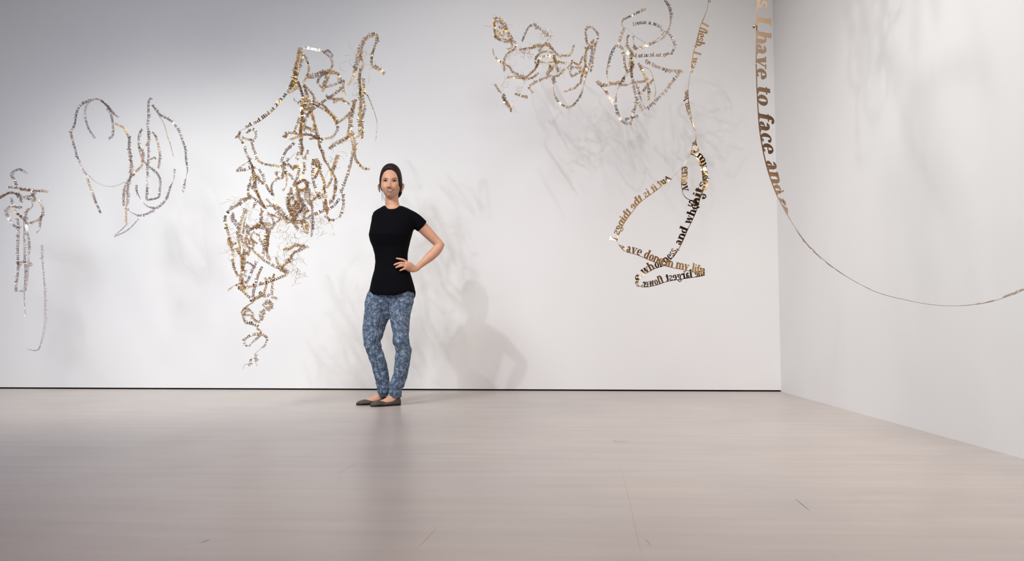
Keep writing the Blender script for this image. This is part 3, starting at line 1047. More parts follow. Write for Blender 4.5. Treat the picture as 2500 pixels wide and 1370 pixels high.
def thread(parent, off, u, v, y, du=0.0):
    p = at(u, v, y)
    q = np.array((p[0] + du, p[1], CEIL))
    mb = MB(); mb.tube([p, q], (.00012, .00012), k=4)
    return mb.build('hanging_thread', thread_m, parent, False, off)


def curls(parent, off, spots, n, m, rad=.0007, size=(.05, .13), seed=1):
    """Springy thin off-cuts: far too many and too fine to pick apart."""
    r = random.Random(seed)
    mb = MB()
    for k in range(n):
        u, v, ru, rv, y0 = r.choice(spots)
        p = np.array(at(u + r.uniform(-ru, ru), v + r.uniform(-rv, rv), y0 + r.uniform(-.08, .08)))
        d = np.array([r.gauss(0, 1) for _ in range(3)]); d /= np.linalg.norm(d)
        ax = np.array([r.gauss(0, .35), r.gauss(0, 1), r.gauss(0, .35)]); ax /= np.linalg.norm(ax)
        L = r.uniform(*size); N = 14
        kap = r.uniform(10, 60) * r.choice((-1, 1)); dk = r.uniform(-400, 400)
        pts = [p]
        for i in range(N):
            a = (kap + dk * (i / N - .5) * .2) * L / N
            d = d * math.cos(a) + np.cross(ax, d) * math.sin(a) + ax * np.dot(ax, d) * (1 - math.cos(a))
            d /= np.linalg.norm(d)
            p = p + d * L / N
            pts.append(p)
        mb.tube(pts, [rad] * len(pts), k=3, sub=1, caps=False)
    o = mb.build('curled_offcuts', m, parent, False, off)
    o['kind'] = 'stuff'
    return o


def flecks(parent, off, items, m):
    """Loose flaps of foil that stand away from the strip."""
    for (u, v, y, w, h, tgt) in items:
        c = at(u, v, y)
        tc = CAM - c; tc /= np.linalg.norm(tc)
        tl = np.array(tgt) - c; tl /= np.linalg.norm(tl)
        n = tc + tl; n /= np.linalg.norm(n)
        a = np.cross(n, (0, 0, 1.0)); a /= np.linalg.norm(a)
        b = np.cross(n, a)
        ring = [c + a * math.cos(t) * w + b * math.sin(t) * h for t in np.linspace(0, 6.283, 9)[:-1]]
        mb = MB()
        mb.rings([[p - n * .0006 for p in ring], [p + n * .0006 for p in ring]])
        mb.build('glint_fleck', m, parent, False, off)


KEY = (-2.70, 1.10, 4.25)

CROP = {'A': (540, 70), 'B': (540, 330), 'C': (440, 440), 'D': (440, 650), 'E': (1190, 0), 'G': (0, 220), 'H': (0, 390), 'I': (0, 600),
        'Q': (1440, 340), 'R': (1440, 540), 'S': (1600, 0), 'U': (1600, 220)}


def trace(s):
    out = []
    for part in s.split(';'):
        k, d = part.strip().split(':')
        out += T5(*CROP[k], d)
    return out


def sculpture(name, label, group, y0, amp, xh, m, data, words, seed, line=.0022, th=.0008, flat=35, flip=.4, ms=None, twin=0.0, rust=0):
    """Hanging piece made of many bent strips of lettering."""
    uv0 = trace(data[0] if isinstance(data[0], str) else data[0][0])
    off = at(uv0[0][0], uv0[0][1], y0)
    root = thing(name, off, label, 'sculpture', group)
    for i, d in enumerate(data):
        txt, ang, sc = None, None, 1.0
        if not isinstance(d, str):
            d, txt, ang = d[0], d[1], d[2] if len(d) > 2 else None
        uv = trace(d)
        r = random.Random(seed * 100 + i)
        L = sum(math.hypot(uv[k + 1][0] - uv[k][0], uv[k + 1][1] - uv[k][1]) for k in range(len(uv) - 1))
        if ang is None:
            ang = turns(seed * 100 + i, max(3, int(L / 45)), flat, flip)
        if txt is None and L > 25 and r.random() < twin:
            q = with_depth(uv, y0, amp, seed * 100 + i + 5000)
            ox, oy = r.uniform(-6, 6), r.uniform(-5, 5)
            k = r.randrange(len(words))
            ribbon(root, off, [(u + ox + r.uniform(-2, 2), v + oy + r.uniform(-2, 2), y) for u, v, y in q], ' '.join(words[k:] + words[:k]), xh, m if not ms else r.choices(ms[0], ms[1])[0],
                   turns(seed * 100 + i + 50, max(3, int(L / 45)), flat, flip), 'repeat', th, line, 7, ds=.006)
        mm = m if not ms else r.choices(ms[0], ms[1])[0]
        if i < rust:
            mm = rust_m
        if rust and d.split(':')[0] in 'HI' and len(d) > 90:
            mm = pale_m
        if txt is None:
            ws = words[:]
            k = r.randrange(len(ws))
            ribbon(root, off, with_depth(uv, y0, amp, seed * 100 + i), ' '.join(ws[k:] + ws[:k]), xh, mm, ang, 'repeat', th, line, 7, ds=.006)
        else:
            ribbon(root, off, with_depth(uv, y0, amp * .5, seed * 100 + i), txt, xh * 1.14, mm, ang, True, th, line, 8, ds=.005, smax=1.9)
    return root, off


pale_m = mat('pale_foil', (0.58, 0.49, 0.49), 0.35, 0.45)
rust_m = gold('rust_foil', (0.50, 0.27, 0.13), 0.24, .2)

# ---- the big central tangle
TANGLE = [
    ('A:950,540 900,680 840,760 750,870 650,990 560,1070 460,1140 340,1200 215,1255', 'a p d is to OK to kill be he', (180, 150, 180, 180, 190)),
    'A:960,265 935,400 905,520 880,640 840,740 860,790',
    'A:975,270 950,400 925,500 905,620 930,720',
    'A:985,300 960,420 930,560 890,650 850,760',
    'A:945,270 1030,250 1140,265 1240,290 1310,350 1345,420 1330,480 1280,530 1200,580 1165,640 1180,690 1240,730 1300,720 1400,690 1480,655 1510,645',
    'A:960,290 1010,340 1045,430 1055,520 1020,600 990,660',
    'A:1240,290 1300,250 1350,300 1330,350',
    'A:1050,590 1150,570 1230,540 1320,530 1400,545 1445,600 1440,640',
    'A:1320,500 1290,590 1265,680 1240,760',
    'A:1640,480 1660,420 1690,320 1710,210 1750,130 1830,80 1880,75 1910,130 1890,210 1860,310 1850,400 1860,460 1920,480 1970,520 1995,560',
    'A:1690,310 1730,380 1745,460 1720,520',
    'A:1710,490 1705,620 1705,740 1715,860 1705,980 1715,1080 1725,1200 1710,1300 1650,1340',
    'A:1700,540 1700,660 1720,780 1700,900 1700,1050 1680,1200',
    'A:1695,600 1710,720 1705,830 1720,950 1690,1100 1700,1230 1690,1330',
    'A:1620,460 1650,480 1670,510', 'A:1540,680 1590,600 1610,520 1650,470',
    ('A:1730,780 1780,820 1830,930 1870,1030 1900,1150 1895,1250 1885,1370;B:1885,60 1875,250', 'and my been to be', (60, 75, 80, 88)),
    'A:1640,860 1620,920 1600,1000 1580,1100 1575,1200 1540,1310;B:1480,60 1400,100 1320,150',
    'A:1610,870 1640,930 1600,1010 1570,1080 1570,1220 1620,1310',
    'A:1410,1170 1460,1140 1530,1090 1580,1030',
    'A:1100,920 1180,960 1280,1020 1360,1090 1400,1180 1400,1240 1350,1310 1260,1330',
    'A:1110,900 1230,940 1310,1020 1380,1090 1410,1160',
    ('A:1080,1030 1190,950 1300,870 1420,790 1500,720', 'will be my happy whole', (0, 10, 0)),
    'A:1290,830 1380,850 1480,860 1570,910', 'A:1510,640 1500,720 1525,810', 'A:1370,920 1430,890 1500,860',
    'A:1020,700 1060,800 1070,880 1040,960 1010,1050 990,1150 985,1250 975,1340;B:990,60 1000,150 990,260 1000,300',
    'A:950,640 990,760 1010,860 1000,960 1000,1080 970,1280', 'A:1000,690 1110,820 1110,900 1050,1040 1020,1100 1000,1250',
    'A:1030,680 1040,780 1020,860 1000,950 1030,1060 1000,1180 985,1300;B:970,60 1010,160 980,250',
    'A:990,1020 1010,1140 990,1260;B:1000,20 980,140 1000,240', 'B:1045,180 1040,240 1045,300', 'A:990,880 1050,900 1090,870 1040,840 1000,900 1010,990 1060,1000 1080,960',
    'A:870,700 920,650 930,720 900,760', 'A:850,760 900,720 950,680 1000,720',
    'A:880,870 930,890 990,900', 'A:940,1080 920,1150 890,1230 885,1290', 'A:1090,960 1120,1060 1140,1150 1160,1240 1180,1320',
    'A:1020,1200 1080,1200 1150,1240',
    'A:780,1330 800,1290 880,1285 960,1310 1060,1300 1150,1340 1230,1370;B:1180,70 1190,140 1220,220 1250,310 1290,370 1330,440 1370,500 1390,560 1380,640 1375,720 1350,800 1310,830',
    'B:780,20 820,50 870,60 950,30 1000,20', 'B:1080,60 1150,50 1230,80',
    'A:215,1255 200,1310;B:180,10 230,60 260,120 290,210 320,280 350,310', 'A:320,1280 380,1240 415,1290 390,1350;B:330,40 270,20 250,0',
    'B:370,40 395,130 430,220 460,300 530,340 610,355 720,370',
    ('B:350,300 340,310 230,380 180,430 200,450 290,435 370,415 440,410', 'o you the we way be', (90, 60, 0, 0, 0)),
    'B:350,300 390,370 400,460 420,560 430,650 470,740 500,820 540,880', 'B:380,510 365,590 400,650 450,700 480,760',
    'B:390,460 410,550 400,620', 'B:430,500 470,560 430,520',
    'B:450,420 490,490 510,550 540,620 570,680 620,740', 'B:400,420 440,520 500,560 530,600',
    ('B:745,340 760,290 800,210 850,150 910,95', 'yes unhappy', (0, 0)), ('B:740,395 800,340 850,280 900,220', 'you make', (0, 0)),
    'B:730,380 745,450 700,470 650,450', 'B:750,460 780,480 790,560 785,640 760,690', 'B:740,470 700,530 640,560 610,600 600,660 620,730 650,750',
    'B:700,470 740,510 680,520 650,540', 'B:820,460 860,480 890,550', 'B:740,370 820,380 880,400 930,370', 'B:860,420 900,360 930,400', 'B:930,200 910,280 940,310',
    ('B:990,340 960,450 940,530 900,600', 'about me', (180, 180)), 'B:1000,330 1000,430 960,540', ('B:1110,290 1100,400 1100,500 1120,600 1150,700 1200,790', 'my life is not very', (0, 0, 20)),
    'B:1120,300 1170,390 1210,480 1240,570 1250,660 1260,780 1265,870 1275,940', 'B:1140,300 1190,380 1150,480 1130,530', 'B:1420,240 1390,330 1370,400 1330,490', 'B:1340,520 1310,590 1270,640',
    'A:1540,1300;B:1590,10 1610,80 1625,170 1610,270',
    ('B:1610,270 1590,380 1550,500 1510,620 1470,720', 'another person in body', (180, 180, 170)), ('B:1470,720 1480,830 1460,920 1430,1000 1390,1030', "Im partial to", (0, 0, 20)),
    'B:1390,1030 1330,1020 1280,950', 'B:1640,100 1630,200 1650,270 1690,340 1740,390 1790,410',
    ('B:1385,560 1385,650 1370,730', 'not very', (0, 0)), ('B:1260,660 1265,770 1275,920', 'is my spent', (180, 180)),
    ('B:1150,985 1240,945 1330,912', 'It has it', (0, 0)), ('B:1340,905 1400,860 1455,780', 'wears', (0, 0)),
    'B:1000,560 1040,650 1050,760 1090,850 1100,950 1110,1080 1095,1170 1090,1250', 'B:960,560 900,620 930,660 940,720 920,780', 'B:900,800 940,860 900,920 870,980 940,980 1020,930 1080,920',
    'B:1060,650 1070,750 1040,850 1060,900 1020,1000 1000,1100 1040,1150', 'B:820,760 820,850 850,940 870,1020 890,1090', 'B:1120,800 1160,780 1220,720',
    'B:900,700 950,760 990,820 970,900 920,960 900,1040 960,1060 1040,1050', 'B:1040,560 1030,660 1010,760 1050,830 1100,880', 'B:870,640 860,720 900,830 880,900 900,1000',
    'B:880,620 950,590 1010,560 1040,620 980,660 920,640', 'B:920,900 980,870 1030,840 1000,900 950,960', 'B:1090,820 1100,930 1090,1050 1110,1160', 'B:1010,1060 1040,1110 1010,1170 1040,1060',
    'B:830,700 840,780 800,840', 'B:950,640 930,720 960,800 930,880', 'B:1100,700 1130,780 1090,830', 'B:1000,1000 1050,1000 1090,960', 'B:990,800 940,840 900,860 880,930 930,940', 'B:1040,900 1000,940 960,920',
    'B:620,790 700,900 760,970 800,1040 820,1080',
    ('C:870,200 800,260 700,320 610,370', 'about quietly', (180, 180)), ('C:610,370 570,430 565,500 590,600 610,690', 'quiet please', (150, 180, 180)), 'C:610,690 620,780 640,870 650,980 680,1090 720,1170',
    'C:640,420 650,490 690,540 740,590', 'C:850,60 840,150 870,190 930,230 1000,290 1040,330', 'C:810,350 780,430 760,500 750,570 730,640 720,720 740,820 730,920', 'C:900,270 880,350',
    'C:860,210 790,210 740,230 690,280', 'C:1000,350 980,430 980,520 920,560 860,570', 'C:820,570 830,650 810,730 830,800 870,830 850,880 800,920', 'C:870,600 950,590 1030,610 1070,620',
    'C:880,640 950,680 1000,740 1030,810', 'C:860,690 900,730 950,770', 'C:800,560 840,600 810,640 850,680', 'C:790,700 830,760 800,800', 'C:740,600 700,650 720,700', 'C:600,750 640,770 690,750', 'C:610,700 600,760 630,800',
    'C:760,820 800,880 830,930', 'C:860,640 850,720 880,780 870,850', 'C:700,820 740,900 790,960', 'C:930,570 970,540 1040,540 1110,540',
    ('C:1080,600 1070,680 1050,780 1050,850', 'which I find', (180, 180)), ('C:1035,850 1025,930 1010,980', 'eat. I', (180, 180)), ('D:1015,10 975,90 950,170 930,250 910,320 890,440', 'emotional rewriting I', (180, 180, 175)),
    'C:1110,620 1090,700 1080,800 1070,880 1080,980', 'C:1070,620 1060,720 1080,820', 'C:880,870 930,910 1000,980 1070,1020 1150,1070 1230,1090 1290,1140',
    ('D:700,285 780,280 870,262 960,240 1050,218 1130,190 1230,150 1320,112', 'Fueled. dictionaries', (0, 0, 0)), ('D:700,280 750,310 810,370 880,430', 'number', (0, 0)),
    ('C:950,1000 910,1070 880,1140 850,1210 800,1290', 'harder work', (180, 180)), 'C:740,930 750,1000 740,1080 730,1160', 'C:780,880 800,950 800,1010 780,1080 780,1140', 'C:800,1010 850,1030 910,1080', 'C:770,960 760,1040 790,1110',
    'C:720,1180 770,1170 800,1190', 'C:720,1170 720,1240 740,1300 790,1320', 'D:740,240 780,270 820,290',
    'C:1060,410 1130,440 1240,450', 'C:1050,420 1110,460 1130,540 1100,590', 'C:1250,440 1200,480 1130,530 1050,540 980,520', 'C:1180,380 1240,430 1290,480 1320,530', 'C:1050,330 1150,320 1200,380',
    'C:1060,220 1130,300 1190,370', 'C:1310,200 1330,320 1360,420 1390,540 1440,600', 'C:980,440 990,500 1040,530', 'C:1190,1060 1240,1090 1290,1120', 'C:1200,1040 1230,1070 1280,1110 1310,1150', 'C:1260,1090 1300,1110',
    'C:1200,1050 1170,1000 1160,940', 'C:1340,970 1330,1010 1280,1040 1250,1100', 'C:1260,830 1320,830 1380,790 1450,795 1520,790', 'C:1520,790 1440,840 1350,910 1340,970', 'C:1280,1040 1310,980 1340,1020',
    'D:1040,170 1040,230 1010,330 1020,390', ('D:950,330 1000,370 1060,380 1105,350', 'that is', (0, 0)), ('D:1105,350 1110,240 1130,110 1160,60', 'very have my', (200, 215)), 'D:1030,170 1070,160 1130,170',
    ('D:590,275 650,240 710,210 820,185', 'been very', (235, 230)), 'D:890,440 950,400 1010,370',
    ('D:880,440 800,490 750,550 755,620 790,700 830,708', 'number of which', (60, 60, 60, 40, 0)), ('D:830,708 890,725 950,755', 'that', (0, 0)), 'D:950,755 990,790 1000,850',
    'D:750,600 790,610 860,610', 'D:760,570 800,530 850,540 900,590 890,620 950,670 990,640 1000,580 1060,540 1105,500 1100,450 1060,440 1010,490',
    ('D:1000,850 920,845 840,870 790,920 820,970 880,940 950,890 1000,850 1055,890', 'That is not a you are not me', (200, 190, 180, 60, 0, 10)), ('D:1055,890 1030,950 980,1010 930,1050 905,1075', 'is my', (60, 40, 40)),
    ('D:905,1075 905,1120 920,1180 940,1220', 'death', (0, 0, 0)), ('D:905,1125 850,1140 840,1190 790,1200 760,1255', 'yours is', (80, 20, 0)), 'D:1105,370 1170,375 1195,400',
]
WORDS = 'the people I have been to my life it is very hard you make me unhappy and not yes about'.split()
tangle, t_off = sculpture('hanging_text_sculpture', 'tallest tangle of gold cut-out words, hanging left of the woman', 'cut-out text pieces hung from the ceiling',
                          4.90, .16, .0134, gold_m, TANGLE, WORDS, 1, ms=((gold_m, bronze_m, rose_m), (.62, .28, .10)), twin=.42)
curls(tangle, t_off, [(876, 140, 26, 22, 4.9), (875, 215, 20, 22, 4.9), (865, 170, 40, 20, 4.85)], 34, wire_m, .0008, (.03, .09), 2)
curls(tangle, t_off, [(735, 560, 45, 24, 4.9), (700, 600, 25, 30, 4.9), (780, 555, 26, 22, 4.85), (715, 640, 20, 26, 4.9), (722, 672, 14, 12, 4.9), (740, 530, 30, 18, 4.9), (700, 560, 30, 25, 4.95)], 120, wire_m, .0009, (.04, .13), 3)
curls(tangle, t_off, [(575, 490, 18, 14, 4.9), (600, 600, 35, 60, 4.9), (620, 560, 40, 40, 4.9), (570, 600, 14, 20, 4.9), (640, 520, 40, 30, 4.95), (820, 395, 14, 25, 4.9)], 70, wire_m, .0008, (.05, .13), 4)
curls(tangle, t_off, [(730, 520, 26, 40, 4.9), (745, 465, 20, 30, 4.9), (590, 570, 20, 20, 4.9)], 60, gold_m, .0011, (.03, .08), 5)
for u, v, y, du in ((733, 120, 4.9, .0), (890, 84, 4.88, .05), (795, 125, 4.92, .02), (586, 320, 4.9, -.04)):
    thread(tangle, t_off, u, v, y, du)

# ---- the small glittering tangle, top centre
SMALL = [
    'E:150,240 110,230 85,270 95,340 110,420 150,440', 'E:150,240 210,310 240,380 280,460 300,500', 'E:85,280 110,340 150,400 190,430 180,370 130,330',
    'E:90,430 140,470 210,500 280,500 315,540 300,590 250,610', 'E:270,620 210,680 190,760 195,830 200,880',
    ('E:60,590 70,660 110,730 160,770 230,780', 'the very', (70, 60, 0, 40)), 'E:230,780 280,820 310,870 380,920 470,950 540,900 600,840 630,780',
    'E:250,930 330,930 400,940 480,955 560,930 620,880', 'E:430,510 470,420 510,340 560,310 610,340 660,380 700,410 740,430', 'E:520,330 570,320 620,340',
    'E:390,600 480,580 560,570 650,550 740,540 790,570 840,640 910,690', 'E:910,690 1000,690 1040,640 1070,540', 'E:640,640 680,570 740,540 760,590',
    'E:640,740 620,800 610,740 650,690 730,670 800,680 830,740 850,830 850,890', 'E:620,760 700,770 780,750 860,740 960,770', 'E:780,800 750,870 720,910', 'E:740,790 770,830 740,890 715,910',
    ('E:520,1060 600,1010 690,970 790,930', 'people people', (0, 0)), 'E:790,930 860,910 900,870 940,830', 'E:800,940 815,1010', 'E:520,1060 540,1140',
    ('E:330,1155 400,1180 490,1205', 'and with', (0, 0)), 'E:100,1020 150,1100 190,1170', 'E:190,1170 230,1250 270,1300', 'E:200,1180 240,1270 290,1320 300,1370',
    'E:1020,740 1060,780 1110,810 1150,870 1170,890', 'E:1020,810 1000,890 1030,940 1100,910 1150,880 1110,820 1020,810', 'E:970,820 1010,780 1030,730',
    'E:1230,560 1200,600 1190,700 1180,800 1150,900 1120,1030', 'E:1200,600 1175,720 1190,830 1140,930', 'E:1310,480 1280,530 1230,580 1190,590', 'E:1300,490 1270,560 1220,590 1200,570',
    'E:1290,560 1280,680 1260,780 1220,900 1190,1000 1150,1110 1090,1220 1000,1300 920,1270 850,1200 810,1110 800,1020 780,950', 'E:1310,520 1290,640 1270,760 1250,880',
    'E:1230,540 1215,450 1210,380 1250,340 1310,380 1335,430 1330,500 1290,560', 'E:1120,1030 1080,1080 1000,1110 930,1100', 'E:1150,690 1120,790',
    'E:560,580 610,560 660,550', 'E:700,560 760,580 800,640', 'E:820,700 840,760 870,740',
]
small, s_off = sculpture('hanging_text_sculpture', 'small glittering gold tangle of words high on the centre wall', 'cut-out text pieces hung from the ceiling',
                         5.50, .12, .0134, gold_m, SMALL, WORDS, 2, ms=((gold_m, bronze_m), (.75, .25)), twin=.22)
curls(small, s_off, [(1222, 65, 14, 20, 5.5), (1330, 90, 14, 16, 5.5), (1280, 125, 20, 12, 5.5), (1310, 115, 20, 14, 5.5), (1340, 150, 30, 16, 5.5), (1240, 160, 12, 20, 5.5), (1365, 175, 24, 16, 5.5), (1240, 255, 10, 14, 5.5), (1275, 215, 12, 12, 5.5), (1220, 210, 10, 10, 5.5)], 110, wire_m, .0008, (.04, .12), 6)
curls(small, s_off, [(1222, 70, 8, 14, 5.5), (1337, 88, 8, 8, 5.5), (1285, 130, 14, 8, 5.5)], 30, gold_m, .0013, (.02, .06), 7)
for u, v, du in ((1215, 46, -.03), (1302, 62, .02), (1445, 70, .04)):
    thread(small, s_off, u, v, 5.5, du)

# ---- loose loops right of it
LOOPS = [
    ('E:2140,-20 2200,80 2225,170 2225,270 2200,360 2160,430 2090,500 2000,550 1900,590 1780,610', 'the people of my life have been to the game while it was not ever', (40, 20, 60, 40, 160, 150)),
    ('E:2170,370 2120,430 2050,490 1950,530 1870,490 1790,430 1720,360 1650,310 1655,260 1700,230 1760,205 1850,160 1930,130', None, (70, 75, 100, 95, 70, 20, 30)),
    ('E:1780,320 1850,300 1940,295 2030,310 2120,350', 'I rumour a was', (0, 0, 0)), 'E:2120,350 2200,410 2250,490 2270,570 2230,660',
    ('E:2230,660 2150,690 2050,690 1950,695 1850,700 1760,700', 'very to let us to be', (150, 180, 180)),
    ('E:1940,720 2010,770 2100,810 2200,840 2280,850 2360,850', 'of the game while of the', (180, 180, 180)), ('E:2360,850 2300,920 2230,1010 2160,1100 2080,1180 2010,1250 1940,1310', 'have people it is very hard', (0, 10, 0)),
    'E:1910,1340 1860,1250 1820,1150 1800,1050 1780,950 1770,850 1770,750 1760,640', 'E:1790,960 1820,1080 1850,1170 1900,1280 1940,1320',
    'E:1680,350 1640,470 1620,540 1660,590 1680,680 1690,790 1720,870', 'E:1600,540 1550,560 1500,650 1470,760 1450,880 1480,980 1540,1020 1620,1000 1680,900 1740,830 1760,740',
    ('E:1320,1000 1370,1050 1430,1060 1520,1040 1620,1020', 'shaped the heart', (10, 0, 0)), 'E:1620,1020 1720,1030 1800,1020 1900,1010 1970,970', ('E:1340,1020 1410,1090 1460,1170 1540,1285', 'it I am us', (0, 0)),
    'E:1650,940 1600,1050 1580,1150 1580,1280 1585,1320 1652,1466 1725,1502', 'E:1725,1502 1773,1440 1820,1298 1830,1220', 'E:1680,1440 1750,1430 1830,1400',
    'E:1740,430 1700,500 1680,580', 'E:1770,440 1790,530 1840,600', 'E:1690,560 1730,620 1760,680', 'E:1830,780 1880,870 1920,970 1950,1050 1955,1150 1960,1230', 'E:2020,960 1960,1020 1900,1090 1860,1150',
    ('E:1900,820 1980,860 2030,980 2050,1100 2040,1180', None, (75, 80, 70)), 'E:1690,650 1750,690 1780,690', 'E:1770,700 1750,800 1770,880', 'E:1775,640 1765,740 1780,830',
]
LOOPS = [(d[0], d[1], d[2]) if not isinstance(d, str) else d for d in LOOPS]
loops, l_off = sculpture('hanging_text_sculpture', 'loose bronze loops of words hanging high beside the single looped ribbon', 'cut-out text pieces hung from the ceiling',
                         5.45, .14, .0165, bronze_m, LOOPS, WORDS, 3, flat=28, ms=((bronze_m, gold_m, rose_m), (.6, .25, .15)))
for u, v, du in ((1545, 75, 0), (1652, 25, .05), (1628, 82, .03)):
    thread(loops, l_off, u, v, 5.45, du)

# ---- pale rings on the left
RINGS = [
    'G:1170,580 1110,500 1070,410 1050,310 1060,210 1110,140 1190,120 1260,160 1320,220 1380,290 1430,340', 'G:1320,220 1370,310 1390,400 1395,510 1380,570 1330,610', 'G:1220,130 1290,190 1350,270 1400,320',
    'G:1100,130 1000,190 950,270 920,430 880,520 900,620 930,720 950,800 980,870 1020,960 1070,1030', ('G:1070,1030 1150,1110 1250,1160 1350,1180 1450,1160 1530,1120', None, (80, 85, 80)),
    'G:1400,420 1500,470 1540,540 1570,620 1570,720 1590,840 1600,950 1590,1050 1570,1150 1560,1250 1560,1370;H:1550,580 1550,680 1550,790', 'G:1600,560 1580,700 1590,800 1610,900 1600,1010',
    'G:1630,1030 1540,1180 1520,1300;H:1520,450 1520,560', 'G:1590,1010 1560,1130 1545,1250;H:1560,440 1545,560', 'G:1830,90 1800,150 1800,300 1790,420 1800,530 1800,680 1800,800 1790,950 1790,1080 1780,1250;H:1775,490',
    ('G:1860,200 1930,300 2000,420 2040,560 2080,680 2110,800', None, (75, 70, 80)), 'G:1850,190 1950,310 2040,360 2110,410 2170,500 2210,600 2250,720 2260,850 2280,980 2270,1100 2260,1180 2240,1260',
    'G:1730,470 1690,530 1680,620 1690,730 1730,850 1720,910 1650,990 1610,1050', 'G:1850,510 1900,590 1930,720 1940,820 1920,950', 'G:1740,840 1830,930 1930,1010 1970,1110 1960,1230 1950,1310;H:1880,490 1790,500',
    'G:2120,960 2120,1080 2090,1190 2050,1310;H:1990,550 1910,600 1830,590 1760,540 1710,460 1680,380 1680,310', 'H:1550,610 1620,650 1700,670 1790,650 1880,600', 'H:1080,220 1110,330 1150,420 1180,510 1240,650',
    ('H:1540,790 1490,840 1390,935 1500,900 1600,830 1700,720', None, (70, 60, 70)), 'G:1890,810 1820,840', 'G:1800,500 1810,590 1800,690', 'G:1690,700 1740,780 1720,880',
]
rings_, r_off = sculpture('hanging_text_sculpture', 'pale open rings of words hanging on the left, no curls', 'cut-out text pieces hung from the ceiling',
                          5.55, .16, .0142, rose_m, RINGS, WORDS, 4, flat=40, ms=((rose_m, bronze_m, gold_m), (.6, .28, .12)))
for u, v, du in ((236, 244, -.02), (366, 238, .02), (400, 292, .05)):
    thread(rings_, r_off, u, v, 5.55, du)

# ---- bundle with long tails at the left edge
BUNDLE = [
    'H:100,345 200,355 300,375 400,390 500,395 590,405', 'H:240,370 300,385 360,390 420,395', 'H:0,485 70,440 130,410 190,430 240,470 260,530', 'H:-40,500 40,450 110,420 180,420 230,450',
    'H:180,310 170,250 120,190 160,130 230,105 290,125 350,170', 'H:230,420 300,450 380,480', 'H:400,410 440,470 420,520', 'H:250,380 320,370 400,400 380,430 300,440', 'H:200,400 260,440 270,510',
    'H:70,600 110,680 150,760 200,810 240,830', 'H:110,560 80,600 100,650', 'H:470,500 510,600 490,700 400,750 340,770', 'H:510,680 500,800 480,860 440,880', 'H:170,600 250,670 310,730 350,790', 'H:220,650 280,700 340,740',
    ('H:230,720 240,850 235,1000 230,1100 235,1300;I:235,200 230,350 210,480 215,560', None, (180, 185, 175, 180)), ('H:290,720 285,900 290,1050 290,1250;I:290,200 300,300 295,450 300,560', None, (0, 40, 10, 30)),
    ('H:330,780 350,900 370,1000 365,1150 360,1300;I:360,200 350,350 340,450 300,550 270,565 220,560', None, (180, 180, 190, 180, 140)), ('H:500,1040 505,1200;I:505,150 525,350 540,600 540,800 535,950 510,1120 470,1250 420,1275 320,1260', None, (20, 60, 30, 10, 60, 80)),
    'H:150,460 180,560 270,570', 'H:370,470 390,560 340,640 320,720', ('I:290,560 295,700 305,860', None, (60, 75)),
]
bundle, b_off = sculpture('hanging_text_sculpture', 'rust-coloured bundle with long straight tails at the left edge', 'cut-out text pieces hung from the ceiling',
                          5.60, .12, .0150, bronze_m, BUNDLE, WORDS, 5, flat=35, ms=((bronze_m, rose_m), (.55, .45)), rust=4)
for u, v, du in ((48, 411, 0), (20, 460, -.03), (118, 470, .04)):
    thread(bundle, b_off, u, v, 5.6, du)

# ---- the single looped ribbon
off = at(1698, 335, 4.2)
looped = thing('hanging_text_ribbon', off, 'single large-lettered ribbon looped under itself, mirrored words, right of centre', 'sculpture', None)
XK = .0335
f_m = gold('bright_bronze_foil', (0.46, 0.265, 0.11), 0.20, 0.008)


def seg(s, text, ang, y=(4.2,), xh=XK, **kw):
    uv = trace(s)
    ys = np.interp(np.linspace(0, 1, len(uv)), np.linspace(0, 1, len(y)), y)
    return ribbon(looped, off, [(u, v, q) for (u, v), q in zip(uv, ys)], text, xh, f_m, ang, kw.pop('fit', True), .0012, .0036, 14, letters=True, **kw)


seg('S:650,-60 640,80 610,170 570,260', 'fl', (70, 80, 60, 0), (4.15, 4.2), smax=1.0)
seg('S:570,260 540,340 515,440 485,560 462,640 448,740 428,880', 'l flesh, I was', (30, 10, 15, 40, 75), (4.2, 4.22))
seg('S:428,880 412,980 402,1090', '', (86, 92), (4.22, 4.24))
seg('S:402,1090 405,1180 415,1260 432,1370;U:460,400 485,480', 'not sure even', (120, 135, 125, 105, 95), (4.24, 4.2))
seg('U:485,480 496,540 490,600 470,660 440,720 400,820 350,910 300,970 220,1050;Q:1000,490', '  is , ', (92, 80, 70, 80, 90, 100), (4.2, 4.1), smax=1.2)
seg('Q:1000,485 900,560 800,640 700,710 600,790 520,890 440,1000 390,1090 350,1190 335,1250', 'but it is the things I', (130, 176, 192, 196, 196, 192, 178), (4.1, 3.98), xh=.0285)
seg('Q:335,1250 360,1300 400,1350;R:440,380', ' h', (100, 60, 20), (3.98, 3.96), smax=1.0)
seg('R:440,380 560,410 680,460 800,510 900,545 1020,575 1150,600 1280,632 1400,655', 'ave done in my life', (0, 0, 0, 0, 10, 30), (3.96, 4.05))
seg('R:1408,662 1330,682 1250,692 1100,715 950,740 830,780 720,805 640,808', 'the largest flower', (160, 180, 180, 180, 170), (4.05, 4.28), xh=.0305)
seg('R:640,808 600,790 590,750 620,690 700,635 800,580', 'the wh', (120, 60, 20, 0, 0), (4.28, 4.30))
seg('R:800,580 900,550 960,500 1030,430 1090,340', 'oleness,', (10, 0, 20, 0), (4.30, 4.22))
seg('R:1090,340 1140,240 1200,100 1250,0;Q:1310,860 1350,720', ' and when', (0, 0, 5), (4.22, 4.16), xh=.0305)
seg('Q:1350,720 1400,600 1440,500', "its", (15, 20), (4.16, 4.14))
seg('Q:1440,500 1430,400 1395,300 1340,150 1300,40 1290,5', 'you were se', (12, -18, -20, 0, 40), (4.14, 4.2), xh=.027)
